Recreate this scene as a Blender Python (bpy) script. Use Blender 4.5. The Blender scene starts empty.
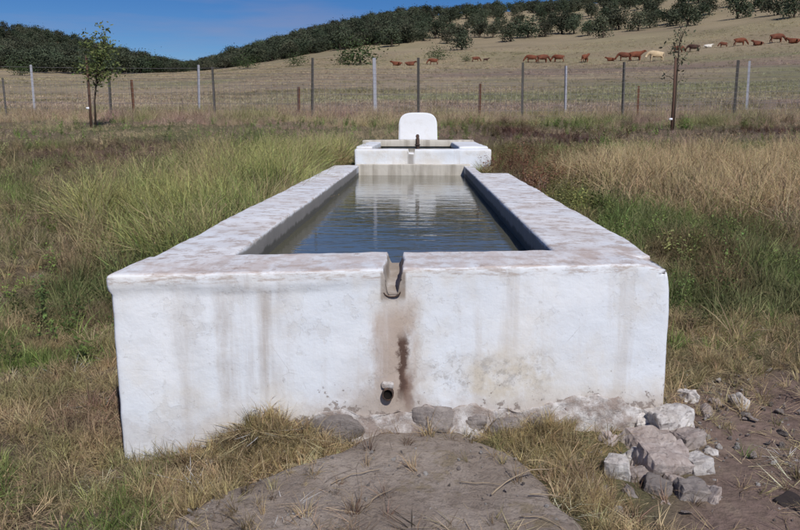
import bpy, bmesh, math, random
import numpy as np
from mathutils import Vector, noise as mnoise
R = math.radians
SC = bpy.context.scene
COL = SC.collection
rnd = random.Random(7)
rng = np.random.default_rng(11)

# ------------------------------------------------------------------ camera, sky, sun, exposure
FPX, EYE = 780.0, 1.46                       # focal length in pixels of the 800 px photograph, eye height
PITCH = math.atan(142 / FPX)
YAW = math.atan(19 * math.cos(PITCH) / FPX)
cam_d = bpy.data.cameras.new('camera'); cam = bpy.data.objects.new('camera', cam_d); COL.objects.link(cam)
cam_d.sensor_width = 36; cam_d.lens = FPX / 800 * 36
cam_d.clip_start = 0.05; cam_d.clip_end = 5000
cam.location = (0, 0, EYE); cam.rotation_euler = (math.pi / 2 - PITCH, 0, YAW)
SC.camera = cam
SUN_AZ, SUN_EL = 157, 46                     # clockwise from the viewing direction: behind the camera to the right
sun_d = bpy.data.lights.new('sun', 'SUN'); sun = bpy.data.objects.new('sun', sun_d); COL.objects.link(sun)
sun_d.energy = 3.7; sun_d.angle = R(0.55); sun_d.color = (1.0, 0.95, 0.89)
sv = Vector((math.sin(R(SUN_AZ)) * math.cos(R(SUN_EL)), math.cos(R(SUN_AZ)) * math.cos(R(SUN_EL)), math.sin(R(SUN_EL))))
sun.rotation_euler = sv.to_track_quat('Z', 'Y').to_euler(); sun.location = sv * 50
SC.view_settings.view_transform = 'Standard'; SC.view_settings.look = 'None'
SC.view_settings.exposure = 0.1; SC.view_settings.gamma = 1.0; SC.view_settings.use_curve_mapping = False
cy_ = SC.cycles; cy_.max_bounces = 5; cy_.diffuse_bounces = 2; cy_.glossy_bounces = 2; cy_.transmission_bounces = 2; cy_.transparent_max_bounces = 4; cy_.use_adaptive_sampling = True; cy_.adaptive_threshold = 0.04
W = bpy.data.worlds.new('World'); SC.world = W; W.use_nodes = True
nt = W.node_tree; nt.nodes.clear()
_o = nt.nodes.new('ShaderNodeOutputWorld'); _b = nt.nodes.new('ShaderNodeBackground')
_s = nt.nodes.new('ShaderNodeTexSky'); _s.sky_type = 'NISHITA'; _s.sun_disc = False
_s.sun_elevation = R(SUN_EL); _s.sun_rotation = R(SUN_AZ); _s.air_density = 1.0; _s.dust_density = 0.0; _s.ozone_density = 6.0; _s.altitude = 1600
_tc = nt.nodes.new('ShaderNodeTexCoord'); _mp = nt.nodes.new('ShaderNodeMapping'); _mp.inputs['Scale'].default_value = (1.1, 1.1, 9)
_n = nt.nodes.new('ShaderNodeTexNoise'); _n.inputs['Scale'].default_value = 2.6; _n.inputs['Detail'].default_value = 6; _n.inputs['Roughness'].default_value = 0.55
_r = nt.nodes.new('ShaderNodeValToRGB'); _r.color_ramp.elements[0].position = 0.47; _r.color_ramp.elements[1].position = 0.78
_r.color_ramp.elements[1].color = (0.55, 0.55, 0.55, 1)
_m = nt.nodes.new('ShaderNodeMix'); _m.data_type = 'RGBA'; _m.inputs[7].default_value = (3.6, 3.2, 4.4, 1)
L = nt.links.new
L(_tc.outputs['Generated'], _mp.inputs[0]); L(_mp.outputs[0], _n.inputs['Vector']); L(_n.outputs['Fac'], _r.inputs[0])
L(_r.outputs[0], _m.inputs[0]); _h = nt.nodes.new('ShaderNodeHueSaturation'); _h.inputs['Saturation'].default_value = 1.28; _h.inputs['Value'].default_value = 0.74; _h.inputs['Hue'].default_value = 0.512
L(_s.outputs[0], _h.inputs['Color']); L(_h.outputs[0], _m.inputs[6]); L(_m.outputs[2], _b.inputs[0]); L(_b.outputs[0], _o.inputs[0])
_b.inputs[1].default_value = 0.085

# ------------------------------------------------------------------ pixels to directions, terrain
def ray(px, py):
    c = np.array([(px - 400) / FPX, (265 - py) / FPX, -1.0]); a = math.pi / 2 - PITCH
    v = np.array([c[0], c[1] * math.cos(a) - c[2] * math.sin(a), c[1] * math.sin(a) + c[2] * math.cos(a)])
    return np.array([v[0] * math.cos(YAW) - v[1] * math.sin(YAW), v[0] * math.sin(YAW) + v[1] * math.cos(YAW), v[2]])
def at_depth(px, py, Y):
    d = ray(px, py); return np.array([0, 0, EYE]) + d * Y / d[1]
def at_height(px, py, z):
    d = ray(px, py); return np.array([0, 0, EYE]) + d * (z - EYE) / d[2]

def vnoise(x, y, s, seed=0):
    x = np.asarray(x, float) / s + seed * 17.31; y = np.asarray(y, float) / s + seed * 9.17
    xi = np.floor(x).astype(np.int64); yi = np.floor(y).astype(np.int64); fx = x - xi; fy = y - yi
    fx = fx * fx * (3 - 2 * fx); fy = fy * fy * (3 - 2 * fy)
    def h(a, b):
        v = (a * 374761393 + b * 668265263 + seed * 1442695) & 0x7fffffff
        v = ((v ^ (v >> 13)) * 1274126177) & 0x7fffffff
        return ((v ^ (v >> 16)) & 0xffff) / 65535.0
    return (h(xi, yi) * (1 - fx) + h(xi + 1, yi) * fx) * (1 - fy) + (h(xi, yi + 1) * (1 - fx) + h(xi + 1, yi + 1) * fx) * fy
def fbm(x, y, s, seed=0, o=3):
    t = 0; a = 0.55; n = 0
    for i in range(o): t = t + a * vnoise(x, y, s / 2 ** i, seed + i); n += a; a *= 0.5
    return t / n
def sstep(a, b, x):
    t = np.clip((np.asarray(x, float) - a) / (b - a), 0, 1); return t * t * (3 - 2 * t)

_px = np.array([-330, 0, 50, 100, 165, 215, 260, 300, 350, 400, 450, 500, 560, 600, 700, 800, 1150], float)
_rk = np.array([0, 24, 60, 140, 230, 400, 520, 760, 1500], float)
_ys = np.array([                    # picture row of the ground at 24, 60, 140, 230, 400, 520 m
 [120, 98, 82, 74, 48, 22], [119, 97, 81, 74, 50, 30], [119, 97, 81, 75, 55, 37], [119, 97, 80, 75, 62, 50],
 [118, 96, 79, 74, 68, 66], [118, 95, 78, 71, 67, 67], [118, 94, 75, 66, 53, 56], [118, 92, 72, 60, 41, 46],
 [118, 91, 70, 53, 28, 33], [118, 90, 68, 49, 18, 23], [118, 90, 66, 47, 15, 19], [118, 90, 65, 43, 13, 15],
 [119, 90, 63, 39, 8, 9], [119, 90, 62, 36, 2, 3], [120, 89, 57, 25, -11, -12], [120, 87, 50, 13, -26, -29], [121, 84, 38, -5, -50, -60]], float)
_azc = np.array([math.atan2(*ray(p, 120)[:2]) for p in _px])
_zt = np.zeros((len(_px), len(_rk)))
for i, p in enumerate(_px):
    for j in range(6):
        d = ray(p, _ys[i, j]); _zt[i, j + 1] = EYE + d[2] / math.hypot(d[0], d[1]) * _rk[j + 1]
    _zt[i, 0] = 0.3; _zt[i, 7] = _zt[i, 6] * 0.6; _zt[i, 8] = _zt[i, 6] * 0.3
AZ = np.linspace(-math.pi, math.pi, 721); RR = np.linspace(0, 1500, 501)
_tab = np.zeros((721, 501)); _tmp = np.array([np.interp(RR, _rk, _zt[i]) for i in range(len(_px))])
for j in range(501): _tab[:, j] = np.interp(AZ, _azc, _tmp[:, j])
_fall = 1 - sstep(R(62), R(120), np.abs(AZ)); _tab = _tab * _fall[:, None]
_k = np.array([1, 2, 3, 2, 1.]) / 9
_tab[:, 9:] = np.apply_along_axis(lambda v: np.convolve(np.pad(v, 2, 'edge'), _k, 'valid'), 1, _tab)[:, 9:]
_k9 = np.ones(9) / 9
_tab = np.apply_along_axis(lambda v: np.convolve(np.pad(v, 4, 'edge'), _k9, 'valid'), 0, _tab)
def terrain(x, y):
    x = np.asarray(x, float); y = np.asarray(y, float)
    zn = np.interp(y, [-60, 0, 3.4, 6, 10, 13, 18, 24, 40], [-2.0, -0.06, 0.0, 0.2, 0.56, 0.82, 1.2, 1.55, 2.6])
    zn = zn + 0.10 * (fbm(x, y, 1.7, 3) - 0.5) * sstep(1.25, 1.9, np.abs(x + 0.07)) * sstep(3, 6, y) + 0.06 * sstep(1.4, 4, -x) * sstep(3, 8, y)
    # soil heaped at the foot of the front wall
    g = lambda cx, cy, rx, ry: np.exp(-((x - cx) / rx) ** 2 - ((y - cy) / ry) ** 2)
    zn = zn + 0.17 * g(-0.68, 3.36, 0.22, 0.16) + 0.06 * g(0.60, 3.45, 0.20, 0.14) + 0.05 * g(1.3, 3.7, 0.4, 0.3) - 0.05 * g(-1.35, 3.1, .3, .3)
    r = np.hypot(x, y); a = np.arctan2(x, y)
    fa = np.clip((a + math.pi) / (2 * math.pi) * 720, 0, 719.999); fr = np.clip(r / 3.0, 0, 499.999)
    i = fa.astype(int); j = fr.astype(int); u = fa - i; v = fr - j
    zf = (_tab[i, j] * (1 - u) + _tab[i + 1, j] * u) * (1 - v) + (_tab[i, j + 1] * (1 - u) + _tab[i + 1, j + 1] * u) * v
    zf = zf + 3.0 * (fbm(x, y, 60, 5) - 0.5) * sstep(60, 260, r) + 0.25 * (fbm(x, y, 6, 8) - 0.5) * sstep(24, 50, r)
    w = sstep(19, 30, r); return zn * (1 - w) + zf * w
def T(x, y): return float(terrain(np.array([x]), np.array([y]))[0])
def ground_hit(px, py, r0=2.2, r1=700):
    d = ray(px, py); h = math.hypot(d[0], d[1]); s = np.concatenate([np.arange(r0, 60, 0.05), np.arange(60, r1, 0.5)])
    X = d[0] / h * s; Y = d[1] / h * s; Z = EYE + d[2] / h * s
    k = np.argmax(Z <= terrain(X, Y)); return np.array([X[k], Y[k], T(X[k], Y[k])])
def at_range(px, r):
    d = ray(px, 120); h = math.hypot(d[0], d[1]); x, y = d[0] / h * r, d[1] / h * r
    return np.array([x, y, T(x, y)])

# ------------------------------------------------------------------ object helpers
def mesh_from(name, V, F, mats=(), smooth=False, mi=None):
    me = bpy.data.meshes.new(name); me.from_pydata([tuple(v) for v in V], [], [tuple(f) for f in F])
    for m in mats: me.materials.append(m)
    if smooth: me.polygons.foreach_set('use_smooth', [True] * len(me.polygons))
    if mi is not None: me.polygons.foreach_set('material_index', mi)
    me.update(); return me
def obj(name, me, parent=None, loc=None, label=None, cat=None, group=None, kind=None):
    o = bpy.data.objects.new(name, me); COL.objects.link(o)
    if parent is not None: o.parent = parent
    if loc is not None: o.location = loc
    if label: o['label'] = label
    if cat: o['category'] = cat
    if group: o['group'] = group
    if kind: o['kind'] = kind
    return o
def empty(name, loc, label, cat, group=None):
    o = obj(name, None, None, loc, label, cat, group); o.empty_display_size = 0.1; return o
def shifted(V, loc): return np.asarray(V, float) - np.asarray(loc, float)
def set_attr(me, name, arr, kind='FLOAT', dom='POINT'):
    a = me.attributes.new(name, kind, dom); arr = np.asarray(arr, np.float32 if kind != 'INT' else np.int32)
    a.data.foreach_set({'FLOAT': 'value', 'INT': 'value', 'FLOAT_VECTOR': 'vector', 'FLOAT_COLOR': 'color'}[kind], arr.ravel())

# ------------------------------------------------------------------ shader helpers
class Mat:
    def __init__(s, name):
        s.m = bpy.data.materials.new(name); s.m.use_nodes = True; s.t = s.m.node_tree
        s.b = s.t.nodes['Principled BSDF']; s.out = s.t.nodes['Material Output']
    def n(s, t, **k):
        x = s.t.nodes.new(t)
        for a, v in k.items(): setattr(x, a, v)
        return x
    def put(s, sock, v):
        if hasattr(v, 'is_linked') or isinstance(v, bpy.types.NodeSocket): s.t.links.new(v, sock)
        else:
            if isinstance(v, (tuple, list)) and len(v) == 3 and sock.type == 'RGBA': v = (*v, 1)
            sock.default_value = v
    def pos(s): return s.n('ShaderNodeNewGeometry').outputs['Position']
    def nrm(s): return s.n('ShaderNodeNewGeometry').outputs['Normal']
    def objc(s): return s.n('ShaderNodeTexCoord').outputs['Object']
    def sep(s, v):
        x = s.n('ShaderNodeSeparateXYZ'); s.put(x.inputs[0], v); return x.outputs
    def scale(s, v, sc, off=(0, 0, 0)):
        x = s.n('ShaderNodeMapping'); s.put(x.inputs[0], v); x.inputs['Scale'].default_value = sc; x.inputs['Location'].default_value = off; return x.outputs[0]
    def noise(s, v, sc, det=4, rough=0.55, dist=0):
        x = s.n('ShaderNodeTexNoise'); s.put(x.inputs['Vector'], v); x.inputs['Scale'].default_value = sc; x.inputs['Detail'].default_value = det
        x.inputs['Roughness'].default_value = rough; x.inputs['Distortion'].default_value = dist; return x.outputs['Fac']
    def voro(s, v, sc, feat='F1'):
        x = s.n('ShaderNodeTexVoronoi', feature=feat); s.put(x.inputs['Vector'], v); x.inputs['Scale'].default_value = sc; return x.outputs['Distance']
    def mr(s, v, a, b, c=0.0, d=1.0, smooth=True):
        x = s.n('ShaderNodeMapRange', interpolation_type='SMOOTHSTEP' if smooth else 'LINEAR'); s.put(x.inputs[0], v)
        for i, q in enumerate((a, b, c, d)): x.inputs[i + 1].default_value = q
        return x.outputs[0]
    def mth(s, op, a, b=0.0):
        x = s.n('ShaderNodeMath', operation=op); s.put(x.inputs[0], a); s.put(x.inputs[1], b); return x.outputs[0]
    def mul(s, *a):
        r = a[0]
        for q in a[1:]: r = s.mth('MULTIPLY', r, q)
        return r
    def add(s, a, b): return s.mth('ADD', a, b)
    def band(s, v, a, b, c, d): return s.mul(s.mr(v, a, b), s.mr(v, c, d, 1, 0))
    def mix(s, f, a, b, mode='MIX'):
        x = s.n('ShaderNodeMix', data_type='RGBA', blend_type=mode, clamp_factor=True); s.put(x.inputs[0], f); s.put(x.inputs[6], a); s.put(x.inputs[7], b); return x.outputs[2]
    def attr(s, name, typ='GEOMETRY'):
        x = s.n('ShaderNodeAttribute', attribute_name=name, attribute_type=typ); return x
    def bump(s, h, st, dist=0.02):
        x = s.n('ShaderNodeBump'); s.put(x.inputs['Height'], h); x.inputs['Strength'].default_value = st; x.inputs['Distance'].default_value = dist
        s.put(s.b.inputs['Normal'], x.outputs[0])
    def fin(s, col, rough=0.9, spec=0.25):
        s.put(s.b.inputs['Base Color'], col); s.put(s.b.inputs['Roughness'], rough); s.b.inputs['Specular IOR Level'].default_value = spec; return s.m

def leaf_mat(name, base=None, inst=False, trans=0.25, tipdry=0.0, tone=False, tipcol=(0.4, 0.32, 0.18)):
    """base: fixed colour; inst: colour comes with every tuft (dry or green plant)"""
    M = Mat(name)
    if inst: col = M.attr('gcol', 'INSTANCER').outputs['Color']
    else: col = base
    br = M.attr('br').outputs['Fac']
    col = M.mix(1.0, col, M.n('ShaderNodeCombineColor').outputs[0], 'MULTIPLY') if False else col
    v = M.mr(br, 0, 1, 0.62, 1.38, False)
    if tone:
        rr = M.n('ShaderNodeObjectInfo').outputs['Random']; v = M.mul(v, M.mr(rr, 0, 1, 0.6, 1.45, False)); col = M.mix(M.mth('FRACT', M.mul(rr, 13.7)), col, (0.075, 0.078, 0.05))
    h = M.n('ShaderNodeHueSaturation'); M.put(h.inputs['Color'], col); M.put(h.inputs['Value'], v)
    M.put(h.inputs['Hue'], M.mr(M.mth('FRACT', M.mul(br, 7.3)), 0, 1, 0.478, 0.522, False)); col = h.outputs[0]
    if tipdry: col = M.mix(M.mul(M.mr(M.attr('bt').outputs['Fac'], 0.3, 1.0), tipdry), col, tipcol)
    M.fin(col, 0.75, 0.2)
    if trans:
        tr = M.n('ShaderNodeBsdfTranslucent'); M.put(tr.inputs[0], col); mx = M.n('ShaderNodeMixShader'); mx.inputs[0].default_value = trans
        M.t.links.new(M.b.outputs[0], mx.inputs[1]); M.t.links.new(tr.outputs[0], mx.inputs[2]); M.t.links.new(mx.outputs[0], M.out.inputs[0])
    return M.m

# ------------------------------------------------------------------ ground
def zones(x, y):
    """soft masks of what grows where"""
    wx = x + 1.2 * (fbm(x, y, 1.6, 21) - 0.5); wy = y + 1.8 * (fbm(x, y, 1.8, 22) - 0.5)
    e = lambda cx, cy, rx, ry: 1 - sstep(0.7, 1.15, np.sqrt(((wx - cx) / rx) ** 2 + ((wy - cy) / ry) ** 2))
    z = {}
    z['redpatch'] = np.maximum(e(-5.3, 13.2, 2.1, 2.1), 0.8 * e(-9.0, 14.4, 2.0, 1.0))
    z['brown'] = sstep(14.6, 15.8, wy) * (1 - sstep(19.5, 21.5, wy)) * sstep(0.6, 2.2, x) * sstep(.36, .56, fbm(x, y * 1.6, 2.6, 25))
    z['strawR'] = np.maximum(e(4.3, 10.6, 2.6, 2.6), e(7.5, 11.5, 3, 2.3))
    z['redweed'] = np.maximum(e(1.75, 10.6, 0.75, 2.6), 0.8 * e(1.9, 13.4, 1.3, 1.3))
    z['bright'] = np.maximum(e(-2.35, 9.6, 1.25, 3.7), e(-1.8, 13.2, 1.0, 2.0))
    z['dark'] = np.maximum(e(-2.0, 6.0, 0.85, 1.9), 0.8 * e(2.6, 5.6, 1.1, 1.2))
    z['greenR'] = e(2.5, 8.3, 1.2, 2.2)
    z['soilR'] = sstep(0.95, 1.25, wx) * (1 - sstep(3.5, 4.0, wy + .5 * (fbm(x, y, .35, 24) - .5)))
    z['trampled'] = (1 - sstep(3.4, 5.6, wy + 1.2 * (fbm(x, y, .7, 26) - .5))) * sstep(0.2, 1.1, -wx)
    z['far'] = sstep(20, 25, y)
    return z
def blend(base, *layers):
    c = np.array(base, float)[None, :] * np.ones((len(layers[0][1]), 1))
    for col, m in layers: c = c * (1 - m[:, None]) + np.array(col)[None, :] * m[:, None]
    return c
def ground_colour(x, y):
    z = zones(x, y); r = np.hypot(x, y)
    n1 = fbm(x, y, 5, 31); n2 = fbm(x, y, 28, 33); n3 = fbm(x, y, 70, 35)
    c = blend((0.16, 0.125, 0.085), ((0.125, 0.125, 0.06), sstep(0.45, 0.65, n1)),
              ((0.15, 0.095, 0.075), z['redpatch']), ((0.12, 0.078, 0.068), z['brown']), ((0.24, 0.19, 0.115), z['strawR'] * 0.8),
              ((0.14, 0.085, 0.06), z['redweed']), ((0.17, 0.17, 0.08), z['bright'] * 0.8), ((0.07, 0.085, 0.035), z['dark'] * 0.8),
              ((0.205, 0.148, 0.128), z['soilR']), ((0.15, 0.115, 0.085), z['trampled']))
    fc = blend((0.32, 0.262, 0.18), ((0.235, 0.23, 0.135), sstep(0.42, 0.68, n2)), ((0.27, 0.2, 0.17), 0.7 * sstep(0.5, 0.7, fbm(x, y * 2.2, 38, 37))),
               ((0.35, 0.29, 0.185), sstep(0.55, 0.75, n3) * 0.7), ((0.38, 0.315, 0.195), sstep(100, 170, r) * 0.7))
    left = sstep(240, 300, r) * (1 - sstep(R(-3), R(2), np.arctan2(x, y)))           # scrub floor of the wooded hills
    fc = fc * (0.72 + 0.56 * fbm(x, y, 11, 39))[:, None]
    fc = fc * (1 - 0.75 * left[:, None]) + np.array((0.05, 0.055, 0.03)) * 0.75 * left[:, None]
    f = z['far'][:, None]; return c * (1 - f) + fc * f

INNER = (-1.1, 0.74, 3.62, 12.25)           # hole in the ground sheet under the trough's water
def growing_axis(lo, hi, fine_lo, fine_hi, step, g=1.09, extra=()):
    a = list(np.arange(fine_lo, fine_hi + 1e-6, step)); s = step; v = a[-1]
    while v < hi: s *= g; v += s; a.append(v)
    s = step; v = a[0]; b = []
    while v > lo: s *= g; v -= s; b.append(v)
    return np.array(sorted(b + a + list(extra)))
GX = growing_axis(-900, 900, -3.6, 3.6, 0.06, 1.055); GY = growing_axis(-700, 1100, 1.8, 4.6, 0.05, 1.04)
gx, gy = np.meshgrid(GX, GY); gz = terrain(gx.ravel(), gy.ravel())
nxg = len(GX); V = np.stack([gx.ravel(), gy.ravel(), gz], 1)
gfine = (fbm(V[:, 0], V[:, 1], 0.22, 41, 3) - 0.5) * 0.045 * (1 - sstep(5, 9, V[:, 1])); V[:, 2] += gfine
I, J = np.meshgrid(np.arange(nxg - 1), np.arange(len(GY) - 1)); I = I.ravel(); J = J.ravel()
cx = (GX[I] + GX[I + 1]) / 2; cy = (GY[J] + GY[J + 1]) / 2
keep = ~(((cx > INNER[0]) & (cx < 0.86) & (cy > INNER[2] + 0.12) & (cy < INNER[3])) | ((cx > -0.9) & (cx < 0.85) & (cy > 12.1) & (cy < 15.7)))
I = I[keep]; J = J[keep]; k0 = J * nxg + I
F = np.stack([k0, k0 + 1, k0 + 1 + nxg, k0 + nxg], 1)
M = Mat('ground_soil'); P = M.pos(); c = M.attr('gc').outputs['Color']
nA = M.noise(P, 2.2, 6, 0.65); nB = M.noise(P, 22, 5, 0.7); nC = M.noise(M.scale(P, (0.35, 0.35, 0.35)), 1.0, 6, 0.7)
col = M.mix(M.mr(nB, 0.35, 0.7), M.mix(0.45, c, (0.06, 0.045, 0.035)), c)
col = M.mix(M.mul(M.mr(nA, 0.5, 0.72), 0.55), col, M.mix(0.5, c, (0.34, 0.29, 0.21)))
col = M.mix(M.mul(M.mr(nC, 0.52, 0.66), 0.4), col, M.mix(0.5, c, (0.09, 0.1, 0.05)))
M.bump(M.add(M.mul(nB, 0.4), nA), 0.9, 0.05); M_ground = M.fin(col, 0.95, 0.1)
me = mesh_from('ground', V, F, [M_ground], True)
gc = ground_colour(V[:, 0], V[:, 1]); set_attr(me, 'gc', np.concatenate([gc, np.ones((len(gc), 1))], 1), 'FLOAT_COLOR')
obj('ground', me, kind='structure')

# ------------------------------------------------------------------ masonry
def lattice_box(xs, ys, zs, r, amp, nscale=3.0, fx=None, rough=1.0):
    """closed box surface on a lattice, edges rounded by r, hand-plastered unevenness; fx moves points afterwards"""
    nx, ny, nz = len(xs), len(ys), len(zs); idx = {}; V = []; F = []
    lo = np.array([xs[0], ys[0], zs[0]]); hi = np.array([xs[-1], ys[-1], zs[-1]]); ilo = lo + r; ihi = hi - r
    def v(i, j, k):
        if (i, j, k) in idx: return idx[i, j, k]
        p = np.array([xs[i], ys[j], zs[k]]); q = np.minimum(np.maximum(p, ilo), ihi); d = p - q; l = np.linalg.norm(d)
        if l > 1e-9: p = q + d / l * r
        idx[i, j, k] = len(V); V.append((p, d / l if l > 1e-9 else d)); return len(V) - 1
    for i in range(nx - 1):
        for j in range(ny - 1):
            F.append((v(i, j, 0), v(i, j + 1, 0), v(i + 1, j + 1, 0), v(i + 1, j, 0))); F.append((v(i, j, nz - 1), v(i + 1, j, nz - 1), v(i + 1, j + 1, nz - 1), v(i, j + 1, nz - 1)))
    for i in range(nx - 1):
        for k in range(nz - 1):
            F.append((v(i, 0, k), v(i + 1, 0, k), v(i + 1, 0, k + 1), v(i, 0, k + 1))); F.append((v(i, ny - 1, k), v(i, ny - 1, k + 1), v(i + 1, ny - 1, k + 1), v(i + 1, ny - 1, k)))
    for j in range(ny - 1):
        for k in range(nz - 1):
            F.append((v(0, j, k), v(0, j, k + 1), v(0, j + 1, k + 1), v(0, j + 1, k))); F.append((v(nx - 1, j, k), v(nx - 1, j + 1, k), v(nx - 1, j + 1, k + 1), v(nx - 1, j, k + 1)))
    O = []
    for p, d in V:
        q = Vector(p)
        if fx: q = Vector(fx(q))
        a = mnoise.noise(q * nscale) + 0.45 * rough * mnoise.noise(q * nscale * 4.1 + Vector((5, 1, 2))) + 0.22 * rough * mnoise.noise(q * nscale * 11 + Vector((3, 7, 1)))
        O.append(q + Vector(d) * a * amp)
    return np.array([tuple(q) for q in O]), F
def lines(a, b, step, r=0.02, extra=()):
    n = max(2, int(round((b - a) / step))); base = list(np.linspace(a + r, b - r, n))
    return np.array(sorted(set([a, a + r * 0.3, a + r * 0.65] + base + [b - r * 0.65, b - r * 0.3, b] + list(extra))))

RIM = 0.82; NX = -0.113
def whitewash(name, main=False):
    M = Mat(name); P = M.pos(); S = M.sep(P); N = M.sep(M.nrm())
    x, y, z = S[0], S[1], S[2]
    col = M.mix(M.mr(M.noise(P, 1.6, 5, 0.6), 0.35, 0.7), (0.70, 0.745, 0.80), (0.79, 0.815, 0.845))
    fine = M.noise(P, 38, 5, 0.7); mid = M.noise(P, 8, 6, 0.65)
    col = M.mix(M.mul(M.mr(mid, 0.52, 0.75), 0.30), col, (0.62, 0.60, 0.56))
    top = M.mr(N[2], 0.55, 0.85)
    brush = M.noise(M.scale(P, (3, 14, 14)), 1.6, 6, 0.7)
    topd = M.mul(top, M.add(M.mul(M.mr(M.noise(M.scale(P, (1.2, 3.5, 3)), 1.3, 7, 0.6), 0.36, 0.72), 0.26), M.mul(M.mr(M.noise(P, 1.7, 6, 0.65), 0.4, 0.7), 0.26)))
    col = M.mix(topd, col, (0.47, 0.39, 0.335))
    col = M.mix(M.mul(top, M.mr(M.noise(P, 17, 5, 0.75), 0.62, 0.74), 0.16), col, (0.30, 0.24, 0.2))
    # run-off streaks below the rim
    st = M.noise(M.scale(P, (7, 7, 0.55)), 1.3, 5, 0.6)
    side = M.mr(N[2], 0.3, 0.6, 1, 0)
    col = M.mix(M.mul(side, M.mr(st, 0.52, 0.75), 0.42), col, (0.47, 0.42, 0.37))
    col = M.mix(M.mul(side, M.mr(M.noise(P, 60, 3, 0.6), 0.66, 0.75), M.mr(mid, 0.5, 0.62), 0.55), col, (0.25, 0.22, 0.19))
    # older coats showing where the wash has flaked; soft cream ageing
    col = M.mix(M.mul(side, M.mr(M.noise(M.scale(P, (1, 1, 1), (7, 3, 5)), 2.1, 6, 0.62), 0.42, 0.66), 0.6), col, (0.64, 0.59, 0.505))
    fl_n = M.noise(M.scale(P, (1.0, 1.0, 0.8), (2, 9, 4)), 5.2, 9, 0.68); fl = M.mul(side, M.mr(fl_n, 0.585, 0.60))
    col = M.mix(M.mul(fl, 0.2), col, (0.53, 0.505, 0.47))
    col = M.mix(M.mul(side, M.mr(M.noise(M.scale(P, (1, 1, 1), (1, 5, 2)), 13, 8, 0.75), 0.63, 0.66), 0.3), col, (0.37, 0.345, 0.32))
    bh = M.add(M.add(M.mul(M.noise(P, 14, 7, 0.65), 0.8), M.mul(fine, 0.35)), M.mul(fl, -0.22))
    if main:
        wob = M.noise(M.scale(P, (4, 4, 2.2)), 1.5, 5, 0.65)
        wx = M.add(x, M.mth('MULTIPLY_ADD', wob, 0.22)) if False else M.add(x, M.mul(M.add(wob, -0.5), 0.26))
        wz = M.add(z, M.mul(M.add(wob, -0.5), 0.22)); front = M.mr(N[1], -0.5, -0.8, 0, 1)
        # tan dashes and a dirty line along the front arris
        col = M.mix(M.mul(M.band(z, 0.765, 0.785, 0.815, 0.835), M.mr(M.noise(M.scale(P, (1, 1, 5)), 9, 7, 0.75), 0.46, 0.62), 0.62), col, (0.34, 0.245, 0.185))
        # the front rim is worn to a pinkish tan in cross-grained dashes
        fr = M.mul(top, M.mr(M.add(y, M.mul(x, -0.14)), 4.0, 3.85))
        col = M.mix(M.mul(fr, M.mr(M.noise(M.scale(P, (5, 1.4, 2)), 2.2, 7, 0.7), 0.36, 0.62), 0.5), col, (0.47, 0.365, 0.31))
        col = M.mix(M.mul(fr, M.mr(M.noise(M.scale(P, (9, 3, 3)), 2.6, 6, 0.72), 0.58, 0.68), 0.55), col, (0.27, 0.2, 0.165))
        # broad smudge left of the notch, cream blotches right
        col = M.mix(M.mul(front, M.band(wx, -0.92, -0.78, -0.72, -0.52), M.mr(st, 0.3, 0.62), M.mr(z, 0.12, 0.35), 0.85), col, (0.37, 0.315, 0.265))
        col = M.mix(M.mul(front, M.band(wx, -1.1, -1.0, -0.98, -0.9), M.mr(wob, 0.3, 0.7), 0.35), col, (0.40, 0.38, 0.36))
        col = M.mix(M.mul(front, M.band(wx, 0.15, 0.3, 0.5, 0.75), M.band(wz, 0.1, 0.26, 0.34, 0.5), M.mr(mid, 0.35, 0.6), 0.65), col, (0.56, 0.49, 0.37))
        col = M.mix(M.mul(front, M.band(wx, 0.02, 0.1, 0.5, 0.7), M.band(wz, 0.2, 0.28, 0.36, 0.44), M.mr(M.noise(P, 24, 6, 0.75), 0.48, 0.62), 0.5), col, (0.3, 0.28, 0.26))
        # brown run below the notch and drain
        col = M.mix(M.mul(front, M.band(wx, -0.22, -0.14, -0.06, 0.02), M.mr(z, 0.76, 0.56), M.mr(st, 0.15, 0.5), 0.85), col, (0.42, 0.33, 0.265))
        col = M.mix(M.mul(front, M.band(wx, -0.45, -0.2, -0.04, 0.12), M.mr(z, 0.5, 0.2), M.mr(mid, 0.28, 0.55), 0.75), col, (0.40, 0.335, 0.285))
        rx = M.add(x, M.mul(M.add(M.noise(P, 16, 5, 0.7), -0.5), 0.09))
        col = M.mix(M.mul(front, M.band(rx, -0.102, -0.085, -0.06, -0.035), M.band(wz, 0.17, 0.27, 0.48, 0.57), M.mr(fine, 0.22, 0.42), 0.95), col, (0.085, 0.048, 0.036))
        col = M.mix(M.mul(front, M.band(rx, -0.075, -0.05, -0.035, -0.01), M.band(wz, 0.0, 0.12, 0.3, 0.42), 0.7), col, (0.2, 0.13, 0.1))
        # splashed soil and peeled wash at the foot
        foot = M.mr(M.add(z, M.mul(M.add(M.noise(P, 6, 6, 0.7), -0.5), 0.28)), 0.26, 0.08)
        col = M.mix(M.mul(foot, M.mr(M.add(x, M.mul(wob, 0.2)), -1.0, -0.45, 0.35, 1.0), 0.85), col, (0.43, 0.37, 0.32))
        peel = M.mul(M.mr(M.add(M.mul(M.noise(P, 19, 6, 0.7), 1.0), M.mul(foot, 0.13)), 0.63, 0.68), M.mr(z, 0.42, 0.25), M.mr(x, -0.95, -0.35, 0.12, 1))
        col = M.mix(M.mul(peel, 0.85), col, (0.25, 0.21, 0.185))
        # wet brown film in the overflow channel
        col = M.mix(M.mul(M.band(x, NX - 0.062, NX - 0.05, NX + 0.05, NX + 0.062), M.mr(y, 3.95, 3.9), M.band(z, 0.66, 0.70, 0.80, 0.815), M.mr(mid, 0.25, 0.6, 0.55, 1.0)), col, (0.30, 0.255, 0.215))
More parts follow.
